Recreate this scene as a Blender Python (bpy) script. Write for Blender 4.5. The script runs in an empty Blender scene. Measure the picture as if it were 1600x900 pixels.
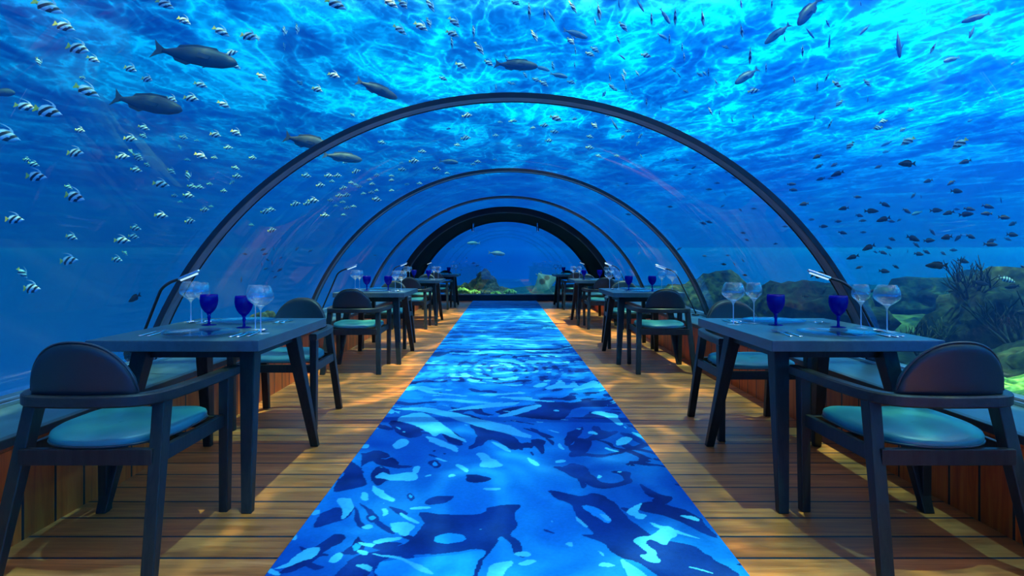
import bpy, bmesh, math, random
from mathutils import Vector, Matrix, Euler
random.seed(7)
SC = bpy.context.scene
COL = SC.collection
PI = math.pi

# ------------------------------------------------------------------ camera
CX, CZ, F = -0.045, 1.10, 960.0          # camera x, height, focal length in px of a 1600 px frame
cam_d = bpy.data.cameras.new('camera'); cam = bpy.data.objects.new('camera', cam_d); COL.objects.link(cam)
cam.location = (CX, 0, CZ); cam.rotation_euler = (PI/2, 0, 0)
cam_d.sensor_width = 36; cam_d.lens = F/1600*36
cam_d.shift_x = 12/1600; cam_d.shift_y = -45/1600
cam_d.clip_start = 0.05; cam_d.clip_end = 400
SC.camera = cam
SC.view_settings.view_transform = 'Standard'
SC.view_settings.look = 'None'
SC.view_settings.gamma = 1
SC.view_settings.use_curve_mapping = False
SC.view_settings.exposure = 0.0
SC.cycles.transparent_max_bounces = 48
SC.cycles.max_bounces = 8
SC.cycles.caustics_reflective = False
SC.cycles.caustics_refractive = False
SC.cycles.use_denoising = True
SC.cycles.sample_clamp_indirect = 6

# ------------------------------------------------------------------ node helpers
class NT:
    def __init__(s, tree): s.t = tree; s.n = tree.nodes; s.l = tree.links
    def new(s, kind, **kw):
        nd = s.n.new(kind)
        ins = kw.pop('ins', {})
        for k, v in kw.items(): setattr(nd, k, v)
        for k, v in ins.items(): s.put(nd.inputs[k], v)
        return nd
    def put(s, sock, v):
        if isinstance(v, bpy.types.NodeSocket): s.l.new(v, sock)
        elif hasattr(v, 'outputs'): s.l.new(v.outputs[0], sock)
        else:
            if isinstance(v, (tuple, list)) and len(v) == 3 and sock.type == 'RGBA': v = (*v, 1)
            sock.default_value = v
    def math(s, op, a, b=0.0, c=0.0, clamp=False):
        return s.new('ShaderNodeMath', operation=op, use_clamp=clamp, ins={0: a, 1: b, 2: c}).outputs[0]
    def ramp(s, fac, stops, interp='LINEAR'):
        r = s.new('ShaderNodeValToRGB', ins={0: fac}); cr = r.color_ramp; cr.interpolation = interp
        while len(cr.elements) < len(stops): cr.elements.new(0.5)
        for e, (p, c) in zip(cr.elements, stops):
            e.position = p; e.color = (*c, 1) if not isinstance(c, (int, float)) else (c, c, c, 1)
        return r.outputs[0]
    def mix(s, fac, a, b, mode='MIX'):
        m = s.new('ShaderNodeMix', data_type='RGBA', blend_type=mode)
        s.put(m.inputs[0], fac); s.put(m.inputs[6], a); s.put(m.inputs[7], b)
        return m.outputs[2]
    def coord(s, out='Object', scale=(1, 1, 1), rot=(0, 0, 0), loc=(0, 0, 0)):
        tc = s.new('ShaderNodeTexCoord')
        return s.new('ShaderNodeMapping', ins={0: tc.outputs[out], 1: loc, 2: rot, 3: scale}).outputs[0]
    def pos(s, scale=(1, 1, 1), rot=(0, 0, 0), loc=(0, 0, 0)):
        g = s.new('ShaderNodeNewGeometry')
        return s.new('ShaderNodeMapping', ins={0: g.outputs['Position'], 1: loc, 2: rot, 3: scale}).outputs[0]
    def noise(s, vec, scale, detail=2, rough=0.5, dist=0.0, out='Fac'):
        return s.new('ShaderNodeTexNoise', ins={'Vector': vec, 'Scale': scale, 'Detail': detail, 'Roughness': rough, 'Distortion': dist}).outputs[out]

def mat(name, col=(0.5, 0.5, 0.5), rough=0.5, metal=0.0, spec=0.5, fn=None, **extra):
    m = bpy.data.materials.new(name); m.use_nodes = True
    k = NT(m.node_tree)
    b = k.n['Principled BSDF']; out = k.n['Material Output']
    b.inputs['Base Color'].default_value = (*col, 1)
    b.inputs['Roughness'].default_value = rough; b.inputs['Metallic'].default_value = metal
    b.inputs['Specular IOR Level'].default_value = spec
    for a, v in extra.items(): k.put(b.inputs[a.replace('_', ' ')], v)
    if fn: fn(k, b, out)
    return m

# ------------------------------------------------------------------ world: the open water all round
w = bpy.data.worlds.new('open_water'); SC.world = w; w.use_nodes = True
k = NT(w.node_tree)
bg = k.n['Background']
sep = k.new('ShaderNodeSeparateXYZ', ins={0: k.new('ShaderNodeTexCoord').outputs['Generated']})
X, Y, Z = sep.outputs
elev = k.ramp(k.math('MULTIPLY_ADD', Z, 0.5, 0.5), [
    (0.00, (0.000, 0.030, 0.14)), (0.40, (0.000, 0.28, 1.8)), (0.50, (0.000, 0.36, 2.6)), (0.508, (0.000, 0.60, 3.2)),
    (0.56, (0.000, 0.46, 1.9)), (0.62, (0.00, 1.75, 3.4)), (0.68, (0.02, 2.1, 4.2)), (0.80, (2.6, 1.6, 2.2)), (1.0, (7.0, 2.4, 1.8))])
side = k.math('ADD', k.math('MULTIPLY_ADD', k.math('MAXIMUM', X, 0.0), 1.1, 1.0), k.math('MULTIPLY', k.math('MINIMUM', X, 0.0), 0.50))
gx = k.mix(k.math('MULTIPLY_ADD', X, 0.9, 0.0, clamp=True), (1, 1, 1), (1.0, 0.95, 1.15))
c = None
gx = k.mix(k.math('MULTIPLY', k.math('MULTIPLY_ADD', X, -1.7, 0.0, clamp=True), k.math('MULTIPLY', Z, 6.0, clamp=True)), gx, (0.4, 0.42, 0.62))
c = k.mix(1.0, elev, gx, 'MULTIPLY')
ahead = k.math('MULTIPLY', k.math('POWER', k.math('MAXIMUM', Y, 0.0), 7.0), k.math('MULTIPLY', k.math('SUBTRACT', 1.0, k.math('MULTIPLY', k.math('ABSOLUTE', Z), 4.5), clamp=True), -0.98))
strength = k.math('ADD', side, ahead)
k.put(bg.inputs[0], c); k.put(bg.inputs[1], strength)

# ------------------------------------------------------------------ sun through the ripples
sd = bpy.data.lights.new('sun', 'SUN'); sd.energy = 29.0; sd.angle = math.radians(0.7); sd.color = (1.0, 0.58, 0.30)
sun = bpy.data.objects.new('sun', sd); COL.objects.link(sun)
sun.rotation_euler = Vector((0.13, -0.10, 1.0)).to_track_quat('Z', 'Y').to_euler()

# ------------------------------------------------------------------ mesh helpers
def link(name, me, m=None, parent=None, smooth=False):
    o = bpy.data.objects.new(name, me); COL.objects.link(o)
    if m is not None:
        for mm in (m if isinstance(m, (list, tuple)) else [m]): me.materials.append(mm)
    if smooth:
        me.polygons.foreach_set('use_smooth', [True]*len(me.polygons))
    if parent: o.parent = parent
    return o
def mesh_of(verts, faces, mi=None):
    me = bpy.data.meshes.new('m'); me.from_pydata([tuple(v) for v in verts], [], faces); me.update()
    if mi: me.polygons.foreach_set('material_index', mi)
    return me
def bm_obj(name, bm, m, parent=None, smooth=False, bevel=0.0, seg=2, angle=40):
    me = bpy.data.meshes.new('m')
    bmesh.ops.recalc_face_normals(bm, faces=bm.faces)
    if bevel:
        es = [e for e in bm.edges if len(e.link_faces) == 2 and e.calc_face_angle(0) > math.radians(angle)]
        bmesh.ops.bevel(bm, geom=es, offset=bevel, segments=seg, affect='EDGES', profile=0.5, clamp_overlap=True)
    bm.to_mesh(me); bm.free()
    return link(name, me, m, parent, smooth)
def box(bm, c, s, rot=None):
    M = Matrix.Translation(c) @ (rot.to_4x4() if rot else Matrix.Identity(4)) @ Matrix.Diagonal((*s, 1))
    return bmesh.ops.create_cube(bm, size=1, matrix=M)
def hexa(bm, bot, top):
    """eight corners: four below, four above, same turn"""
    v = [bm.verts.new(p) for p in (*bot, *top)]
    for f in ((3, 2, 1, 0), (4, 5, 6, 7), (0, 1, 5, 4), (1, 2, 6, 5), (2, 3, 7, 6), (3, 0, 4, 7)):
        bm.faces.new([v[i] for i in f])
def tapered(bm, p0, s0, p1, s1):
    """a leg: horizontal rectangles of size s0 at p0 and s1 at p1"""
    r = lambda p, s: [(p[0]+a*s[0]/2, p[1]+b*s[1]/2, p[2]) for a, b in ((-1, -1), (1, -1), (1, 1), (-1, 1))]
    hexa(bm, r(p0, s0), r(p1, s1))
def sweep(bm, pts, prof, closed_prof=True, up=Vector((0, 0, 1)), scales=None):
    """profile (list of (side, up)) along pts; caps the ends"""
    rings = []
    n = len(pts); pts = [Vector(p) for p in pts]
    for i, p in enumerate(pts):
        d = (pts[min(i+1, n-1)] - pts[max(i-1, 0)]).normalized()
        s = d.cross(up)
        if s.length < 1e-4: s = Vector((1, 0, 0))
        s.normalize(); u = s.cross(d).normalized()
        k_ = scales[i] if scales else 1
        rings.append([bm.verts.new(p + s*a*k_ + u*b*k_) for a, b in prof])
    m = len(prof)
    for i in range(n-1):
        for j in range(m):
            bm.faces.new([rings[i][j], rings[i][(j+1) % m], rings[i+1][(j+1) % m], rings[i+1][j]])
    bm.faces.new(rings[0][::-1]); bm.faces.new(rings[-1])
def circ(r, n=12): return [(r*math.cos(2*PI*i/n), r*math.sin(2*PI*i/n)) for i in range(n)]
def lathe(bm, prof, n=32, c=(0, 0, 0)):
    rings = []
    for r, z in prof:
        if r < 1e-6: rings.append([bm.verts.new((c[0], c[1], c[2]+z))])
        else: rings.append([bm.verts.new((c[0]+r*math.cos(2*PI*i/n), c[1]+r*math.sin(2*PI*i/n), c[2]+z)) for i in range(n)])
    for a, b in zip(rings, rings[1:]):
        for i in range(n):
            j = (i+1) % n
            if len(a) == 1 and len(b) == 1: continue
            if len(a) == 1: bm.faces.new([a[0], b[j], b[i]])
            elif len(b) == 1: bm.faces.new([a[i], a[j], b[0]])
            else: bm.faces.new([a[i], a[j], b[j], b[i]])
def smooth_path(pts, n=8):
    """Catmull-Rom"""
    P = [Vector(p) for p in pts]; P = [2*P[0]-P[1]] + P + [2*P[-1]-P[-2]]
    out = []
    for i in range(1, len(P)-2):
        for j in range(n):
            t = j/n; a, b, c_, d = P[i-1:i+3]
            out.append(0.5*((2*b)+(-a+c_)*t+(2*a-5*b+4*c_-d)*t*t+(-a+3*b-3*c_+d)*t**3))
    out.append(P[-2]); return out
def tag(o, label=None, cat=None, group=None, kind=None):
    if label: o['label'] = label
    if cat: o['category'] = cat
    if group: o['group'] = group
    if kind: o['kind'] = kind
    return o
def empty(name, loc=(0, 0, 0), rz=0):
    o = bpy.data.objects.new(name, None); COL.objects.link(o); o.location = loc; o.rotation_euler = (0, 0, rz)
    o.empty_display_size = 0.1
    return o
KIDS = {}
def kids(o):
    return [c for c in list(COL.objects) if c.parent == o]
def copy_tree(o, parent=None, cache={}):
    c = o.copy(); COL.objects.link(c)
    if parent: c.parent = parent
    key = o.name
    if key not in cache: cache[key] = kids(o)
    for ch in cache[key]: copy_tree(ch, c)
    return c

# ------------------------------------------------------------------ materials
def wood_fn(c1, c2, grain=(1, 14, 14), bump=0.15, var=0.0, scale=3.0, coord='Object'):
    def fn(k, b, out):
        v = k.coord(coord, scale=grain) if coord == 'Object' else k.pos(scale=grain)
        n = k.noise(v, scale, 6, 0.6, 1.0)
        n2 = k.noise(v, scale*9, 3, 0.6, 0.2)
        f = k.math('ADD', k.math('MULTIPLY', n, 0.75), k.math('MULTIPLY', n2, 0.25))
        k.put(b.inputs['Base Color'], k.ramp(f, [(0.3, c1), (0.7, c2)]))
        bp = k.new('ShaderNodeBump', ins={'Strength': bump, 'Distance': 0.004, 'Height': f})
        k.put(b.inputs['Normal'], bp.outputs[0])
    return fn
M = {}
M['dark_wood'] = mat('charcoal_stained_oak', rough=0.48, spec=0.35, fn=wood_fn((0.006, 0.007, 0.0065), (0.024, 0.025, 0.022), (14, 14, 1.2)))
M['rail_wood'] = mat('charcoal_stained_rail', rough=0.45, spec=0.4, fn=wood_fn((0.007, 0.008, 0.0075), (0.028, 0.029, 0.025), (6, 6, 14)))
M['top_wood'] = mat('grey_stained_tabletop', rough=0.34, spec=0.7, fn=wood_fn((0.018, 0.048, 0.062), (0.038, 0.088, 0.110), (10, 1, 6), 0.08))
def leather_fn(c1, c2):
    def fn(k, b, out):
        v = k.coord('Object')
        k.put(b.inputs['Base Color'], k.ramp(k.noise(v, 5, 3, 0.5), [(0.3, c1), (0.7, c2)]))
        vo = k.new('ShaderNodeTexVoronoi', ins={'Vector': v, 'Scale': 260.0})
        k.put(b.inputs['Normal'], k.new('ShaderNodeBump', ins={'Strength': 0.08, 'Distance': 0.002, 'Height': vo.outputs['Distance']}).outputs[0])
    return fn
M['seat'] = mat('teal_leather', rough=0.40, spec=0.55, fn=leather_fn((0.020, 0.17, 0.19), (0.028, 0.21, 0.23)))
M['pad'] = mat('slate_leather', rough=0.42, spec=0.5, fn=leather_fn((0.007, 0.018, 0.021), (0.012, 0.026, 0.030)))
M['piping'] = mat('piping', (0.03, 0.05, 0.055), 0.4)
M['black'] = mat('black_metal', (0.012, 0.013, 0.015), 0.35, 0.0, 0.6)
M['steel'] = mat('polished_cutlery', (0.80, 0.82, 0.84), 0.12, 1.0)
M['chrome'] = mat('brushed_chrome', (0.75, 0.78, 0.8), 0.22, 1.0)
def arch_fn(k, b, out):
    n = k.noise(k.pos(scale=(2, 8, 2)), 3, 4, 0.6, 0.4)
    k.put(b.inputs['Base Color'], k.ramp(n, [(0.35, (0.12, 0.16, 0.19)), (0.7, (0.22, 0.27, 0.31))]))
M['arch'] = mat('arch_sealant_grey', rough=0.45, spec=0.5, fn=arch_fn)
M['seam'] = mat('arch_edge_black', (0.008, 0.010, 0.016), 0.5)
M['dark_lining'] = mat('dark_lining', (0.0015, 0.004, 0.010), 0.7, 0.0, 0.1)
M['frame_dark'] = mat('end_frame', (0.012, 0.022, 0.032), 0.5)
M['alu'] = mat('aluminium_channel', (0.55, 0.62, 0.66), 0.3, 1.0)
def lampglow(k, b, out):
    b.inputs['Emission Color'].default_value = (0.55, 0.85, 1, 1); b.inputs['Emission Strength'].default_value = 0.9
M['lamp_white'] = mat('lit_spot_lens', (0.7, 0.8, 0.85), 0.3, fn=lampglow)

def floor_fn(k, b, out):
    g = k.new('ShaderNodeNewGeometry').outputs['Position']
    s = k.new('ShaderNodeSeparateXYZ', ins={0: g})
    t = k.math('DIVIDE', k.math('SUBTRACT', s.outputs[1], 2.261-0.1755*20), 0.1755)
    idx = k.math('FLOOR', t); fr = k.math('SUBTRACT', t, idx)
    gap = k.math('LESS_THAN', k.math('ABSOLUTE', k.math('SUBTRACT', fr, 0.5)), 0.460)   # 1 on wood
    wn = k.new('ShaderNodeTexWhiteNoise', noise_dimensions='1D', ins={'W': idx})
    v = k.new('ShaderNodeMapping', ins={0: g, 3: (0.9, 12, 1)}).outputs[0]
    vv = k.new('ShaderNodeVectorMath', operation='ADD', ins={0: v, 1: k.new('ShaderNodeCombineXYZ', ins={0: k.math('MULTIPLY', idx, 3.7)}).outputs[0]}).outputs[0]
    n = k.noise(vv, 2.2, 7, 0.62, 0.8)
    base = k.ramp(n, [(0.25, (0.28, 0.072, 0.014)), (0.5, (0.54, 0.155, 0.034)), (0.75, (0.76, 0.28, 0.075))])
    tone = k.math('MULTIPLY_ADD', wn.outputs[0], 0.45, 0.75)
    base = k.mix(1.0, base, k.new('ShaderNodeCombineColor', ins={0: tone, 1: tone, 2: tone}).outputs[0], 'MULTIPLY')
    k.put(b.inputs['Base Color'], k.mix(gap, (0.002, 0.014, 0.030), base))
    k.put(b.inputs['Roughness'], k.math('MULTIPLY_ADD', n, 0.25, 0.35))
    h = k.math('ADD', k.math('MULTIPLY', gap, 1.0), k.math('MULTIPLY', n, 0.10))
    k.put(b.inputs['Normal'], k.new('ShaderNodeBump', ins={'Strength': 0.5, 'Distance': 0.006, 'Height': h}).outputs[0])
M['floor'] = mat('timber_deck', rough=0.45, spec=0.4, fn=floor_fn)
def panel_fn(k, b, out):
    g = k.new('ShaderNodeNewGeometry').outputs['Position']
    s = k.new('ShaderNodeSeparateXYZ', ins={0: g})
    t = k.math('DIVIDE', k.math('SUBTRACT', s.outputs[1], 2.405-0.1755*20), 0.1755)
    idx = k.math('FLOOR', t); fr = k.math('SUBTRACT', t, idx)
    gap = k.math('LESS_THAN', k.math('ABSOLUTE', k.math('SUBTRACT', fr, 0.5)), 0.462)
    wn = k.new('ShaderNodeTexWhiteNoise', noise_dimensions='1D', ins={'W': idx})
    v = k.new('ShaderNodeMapping', ins={0: g, 3: (1, 14, 1.0)}).outputs[0]
    n = k.noise(v, 2.0, 6, 0.6, 0.8)
    base = k.ramp(n, [(0.25, (0.45, 0.060, 0.008)), (0.5, (0.78, 0.13, 0.016)), (0.78, (0.90, 0.22, 0.035))])
    tone = k.math('MULTIPLY_ADD', wn.outputs[0], 0.5, 0.7)
    base = k.mix(1.0, base, k.new('ShaderNodeCombineColor', ins={0: tone, 1: tone, 2: tone}).outputs[0], 'MULTIPLY')
    k.put(b.inputs['Base Color'], k.mix(gap, (0.008, 0.012, 0.02), base))
    h = k.math('ADD', gap, k.math('MULTIPLY', n, 0.08))
    k.put(b.inputs['Normal'], k.new('ShaderNodeBump', ins={'Strength': 0.5, 'Distance': 0.008, 'Height': h}).outputs[0])
M['panel'] = mat('timber_wall_panel', rough=0.42, spec=0.4, fn=panel_fn)
def sill_fn(k, b, out):
    n = k.noise(k.pos(scale=(4, 0.6, 4)), 4, 5, 0.6, 0.5)
    k.put(b.inputs['Base Color'], k.ramp(n, [(0.3, (0.020, 0.060, 0.085)), (0.7, (0.035, 0.09, 0.12))]))
M['sill'] = mat('painted_sill', rough=0.40, spec=0.5, fn=sill_fn)
M['lip'] = mat('sill_edge', (0.018, 0.026, 0.032), 0.45)

def rug_fn(k, b, out):
    g = k.new('ShaderNodeNewGeometry').outputs['Position']
    at = k.new('ShaderNodeAttribute', attribute_name='print')
    tone = k.math('MULTIPLY_ADD', k.noise(g, 60, 3, 0.7), 0.5, 0.75)
    c = k.mix(1.0, at.outputs['Color'], k.new('ShaderNodeCombineColor', ins={0: tone, 1: tone, 2: tone}).outputs[0], 'MULTIPLY')
    k.put(b.inputs['Base Color'], c)
    k.put(b.inputs['Normal'], k.new('ShaderNodeBump', ins={'Strength': 0.35, 'Distance': 0.003, 'Height': k.noise(g, 260, 2, 0.7)}).outputs[0])
M['rug'] = mat('printed_carpet', rough=0.9, spec=0.1, fn=rug_fn)

# clear materials -------------------------------------------------------------
def clear_fn(tint, gloss0, gloss1, rough=0.02, body=None, bodyf=0.0, pw=2.5):
    def fn(k, b, out):
        tr = k.new('ShaderNodeBsdfTransparent', ins={0: tint})
        gl = k.new('ShaderNodeBsdfGlossy', ins={0: (1, 1, 1), 'Roughness': rough})
        lw = k.new('ShaderNodeLayerWeight', ins={0: 0.35})
        f = k.math('MULTIPLY_ADD', k.math('POWER', lw.outputs['Facing'], pw), gloss1-gloss0, gloss0)
        mx = k.new('ShaderNodeMixShader', ins={0: f, 1: tr.outputs[0], 2: gl.outputs[0]})
        if body:
            df = k.new('ShaderNodeBsdfDiffuse', ins={0: body}); tl = k.new('ShaderNodeBsdfTranslucent', ins={0: body})
            ad = k.new('ShaderNodeMixShader', ins={0: 0.5, 1: df.outputs[0], 2: tl.outputs[0]})
            mx = k.new('ShaderNodeMixShader', ins={0: bodyf, 1: mx.outputs[0], 2: ad.outputs[0]})
        k.l.new(mx.outputs[0], out.inputs[0])
    return fn
M['acrylic'] = mat('clear_acrylic', fn=clear_fn((0.97, 0.985, 0.99), 0.028, 0.08, 0.0))
M['wineglass'] = mat('clear_wine_glass', fn=clear_fn((0.96, 0.985, 0.99), 0.055, 1.0, 0.02, (0.8, 0.95, 1.0), 0.02, 2.8))
M['stemglass'] = mat('whitened_stem_glass', fn=clear_fn((0.9, 0.97, 1.0), 0.35, 1.0, 0.08, (0.85, 0.97, 1.0), 0.30, 2.0))  # white body paints in the refracted brightness of stems and bowl bottoms
M['plateglass'] = mat('clear_plate_glass', fn=clear_fn((0.70, 0.80, 0.88), 0.10, 0.6, 0.03))
M['cobalt'] = mat('cobalt_glass', fn=clear_fn((0.04, 0.02, 0.75), 0.05, 0.22, 0.03, (0.010, 0.002, 0.42), 0.55))

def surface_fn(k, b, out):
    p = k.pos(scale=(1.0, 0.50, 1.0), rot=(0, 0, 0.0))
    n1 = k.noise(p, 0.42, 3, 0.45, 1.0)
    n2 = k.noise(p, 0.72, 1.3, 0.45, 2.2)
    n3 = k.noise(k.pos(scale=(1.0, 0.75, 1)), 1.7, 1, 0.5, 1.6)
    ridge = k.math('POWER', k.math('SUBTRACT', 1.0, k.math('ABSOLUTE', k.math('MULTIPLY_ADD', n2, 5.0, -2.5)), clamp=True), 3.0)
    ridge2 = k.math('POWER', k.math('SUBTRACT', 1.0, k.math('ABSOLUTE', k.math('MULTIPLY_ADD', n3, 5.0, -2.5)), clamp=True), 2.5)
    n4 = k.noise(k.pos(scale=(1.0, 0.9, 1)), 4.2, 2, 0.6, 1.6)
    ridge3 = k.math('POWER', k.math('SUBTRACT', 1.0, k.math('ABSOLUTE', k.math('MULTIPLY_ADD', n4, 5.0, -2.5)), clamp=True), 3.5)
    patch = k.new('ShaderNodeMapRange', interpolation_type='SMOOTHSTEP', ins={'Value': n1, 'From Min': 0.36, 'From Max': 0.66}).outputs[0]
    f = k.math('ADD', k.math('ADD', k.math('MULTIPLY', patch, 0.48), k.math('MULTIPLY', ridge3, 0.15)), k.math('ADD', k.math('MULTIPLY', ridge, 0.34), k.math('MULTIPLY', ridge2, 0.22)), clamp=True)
    c = k.ramp(f, [(0.0, (0.08, 0.18, 0.36)), (0.32, (0.20, 0.38, 0.52)), (0.60, (0.50, 0.66, 0.74)), (0.85, (0.95, 0.97, 0.97)), (1.0, (1.0, 1.0, 1.0))])  # ripple highlights and dark troughs painted into the tint of a flat slab
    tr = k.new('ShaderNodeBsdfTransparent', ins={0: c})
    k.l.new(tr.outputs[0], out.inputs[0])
M['surface'] = mat('rippled_sea_surface', fn=surface_fn)

# ------------------------------------------------------------------ the shell of the room
ZC, R = -0.32, 2.48           # axis height and radius of the tunnel
ZS = 0.43                     # sill
Y0, Y4, Y5 = -1.2, 13.4, 16.25
A0 = math.asin((ZS-ZC)/R)     # angle where the acrylic meets the sill
def struct(o): o['kind'] = 'structure'; return o
bm = bmesh.new(); box(bm, (0, (Y0+16.5)/2, -0.04), (4.1, 16.5-Y0, 0.08)); struct(bm_obj('floor', bm, M['floor']))
import numpy as np
def make_rug():
    '''carpet with its printed ripples: the print is a colour attribute woven over a fine grid'''
    x0, x1, y1, zt = -0.869, 0.799, 16.2, 0.012
    ys = [Y0, 0.6, 1.85]
    while ys[-1] < y1-0.01: ys.append(min(y1, ys[-1]+0.0038*max(1.0, (ys[-1]/2.2)**1.6)))
    ys = np.array(ys); xs = np.linspace(x0, x1, 380)
    GX, GY = np.meshgrid(xs, ys); nx, ny = len(xs), len(ys)
    rng = np.random.RandomState(5)
    def vn(x, y, seed):
        T = np.random.RandomState(seed).rand(64, 64)
        xi, yi = np.floor(x).astype(int), np.floor(y).astype(int); fx, fy = x-xi, y-yi
        fx, fy = fx*fx*(3-2*fx), fy*fy*(3-2*fy)
        g = lambda a, b: T[(yi+b) % 64, (xi+a) % 64]
        return (g(0, 0)*(1-fx)+g(1, 0)*fx)*(1-fy)+(g(0, 1)*(1-fx)+g(1, 1)*fx)*fy
    def fb(x, y, seed, o=3):
        return sum(vn(x*2**i, y*2**i, seed+i)*0.5**i for i in range(o))/sum(0.5**i for i in range(o))
    # class value: -1 navy ... 0 mid ... 1 light, gathered from drawn shapes near the entrance and ripples farther in
    navy = np.zeros_like(GX); lite = np.zeros_like(GX); pale = np.zeros_like(GX)
    def draw(tgt, pts, val=1.0, amt=1.0):
        P = []
        for u, v in pts:
            px, py = 400+u/2, 460+v/2; d = CZ*F/(py-405); P.append((CX+(px-788)/F*d, d, 0))
        n = len(P); Q = []
        for i in range(n):
            a, b, c_, d_ = [np.array(P[(i+j) % n][:2]) for j in (-1, 0, 1, 2)]
            for j in range(4):
                t = j/4; Q.append(0.5*((2*b)+(-a+c_)*t+(2*a-5*b+4*c_-d_)*t*t+(-a+3*b-3*c_+d_)*t**3))
        Q = np.array(Q); lo, hi = Q.min(0)-0.02, Q.max(0)+0.02
        r = np.where((ys >= lo[1]) & (ys <= hi[1]))[0]; c = np.where((xs >= lo[0]) & (xs <= hi[0]))[0]
        if not len(r) or not len(c): return
        sl = (slice(r[0], r[-1]+1), slice(c[0], c[-1]+1)); X_, Y_ = GX[sl], GY[sl]
        X_ = X_+(fb(X_*14, Y_*14, 91)-0.5)*0.03; Y_ = Y_+(fb(X_*14+9, Y_*14, 95)-0.5)*0.03
        ins = np.zeros(X_.shape, bool); m = len(Q)
        for i in range(m):
            (ax, ay), (bx, by) = Q[i], Q[(i+1) % m]
            if ay == by: continue
            cr = ((ay > Y_) != (by > Y_)) & (X_ < (bx-ax)*(Y_-ay)/(by-ay)+ax); ins ^= cr
        T = tgt[sl]; T[ins] = val; tgt[sl] = T
    NAVY = [[(515, 690), (600, 695), (700, 695), (730, 672), (800, 662), (825, 668), (803, 695), (810, 720), (803, 762), (830, 800), (842, 832), (820, 828), (790, 790), (765, 765), (720, 830), (690, 900), (655, 900), (715, 815), (640, 812), (560, 822), (470, 825), (400, 840), (330, 900), (240, 900), (300, 840), (360, 815), (430, 800), (480, 775), (520, 735)], [(910, 622), (960, 625), (1010, 640), (1060, 628), (1110, 650), (1150, 690), (1200, 735), (1270, 775), (1350, 790), (1420, 830), (1480, 870), (1500, 900), (1290, 900), (1200, 850), (1140, 830), (1100, 800), (1060, 775), (1020, 760), (1060, 755), (1020, 725), (1000, 700), (975, 665), (930, 640)], [(950, 555), (985, 535), (1030, 545), (1045, 565), (1080, 595), (1130, 598), (1150, 580), (1110, 560), (1165, 565), (1175, 588), (1160, 600), (1120, 612), (1060, 612), (1020, 590), (985, 575)], [(1050, 418), (1075, 420), (1085, 440), (1120, 432), (1130, 440), (1090, 458), (1045, 465), (1010, 490), (1040, 505), (1100, 505), (1160, 488), (1220, 470), (1225, 480), (1160, 500), (1080, 515), (1020, 512), (985, 515), (980, 505), (1010, 480), (1035, 455), (1055, 440)], [(960, 460), (985, 432), (1020, 420), (1015, 440), (995, 465), (970, 480)], [(290, 560), (330, 570), (345, 600), (300, 615), (240, 625), (250, 595)], [(210, 690), (250, 675), (300, 675), (290, 700), (230, 725), (180, 735), (190, 705)], [(655, 575), (680, 570), (735, 582), (715, 595), (665, 592)], [(530, 655), (560, 640), (620, 640), (600, 658), (545, 668)], [(415, 670), (470, 685), (475, 697), (450, 700)], [(300, 790), (320, 765), (340, 800), (310, 825), (280, 815)], [(375, 800), (420, 785), (450, 790), (400, 810)], [(420, 400), (480, 410), (520, 440), (480, 455), (440, 440)], [(585, 440), (620, 435), (650, 460), (640, 480), (600, 465)], [(650, 380), (720, 400), (790, 440), (830, 480), (800, 490), (740, 460), (700, 480), (660, 490), (690, 450)], [(330, 510), (380, 495), (420, 515), (350, 530), (330, 545)], [(1190, 670), (1240, 655), (1300, 670), (1360, 690), (1420, 740), (1440, 770), (1390, 750), (1330, 720), (1270, 700), (1210, 690)], [(1200, 600), (1250, 625), (1290, 645), (1230, 640)], [(1060, 380), (1110, 370), (1140, 378), (1100, 392), (1060, 392)], [(745, 372), (850, 350), (960, 345), (1060, 335), (1100, 345), (1000, 360), (960, 395), (920, 398), (840, 390)], [(250, 760), (280, 770), (240, 800), (170, 850), (100, 880), (70, 880), (130, 840)], [(370, 555), (400, 545), (420, 580), (380, 605), (360, 580)], [(466, 640), (480, 628), (496, 640), (480, 654)], [(535, 535), (555, 524), (580, 540), (556, 552)], [(340, 705), (360, 692), (385, 708), (360, 722)]]
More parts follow.
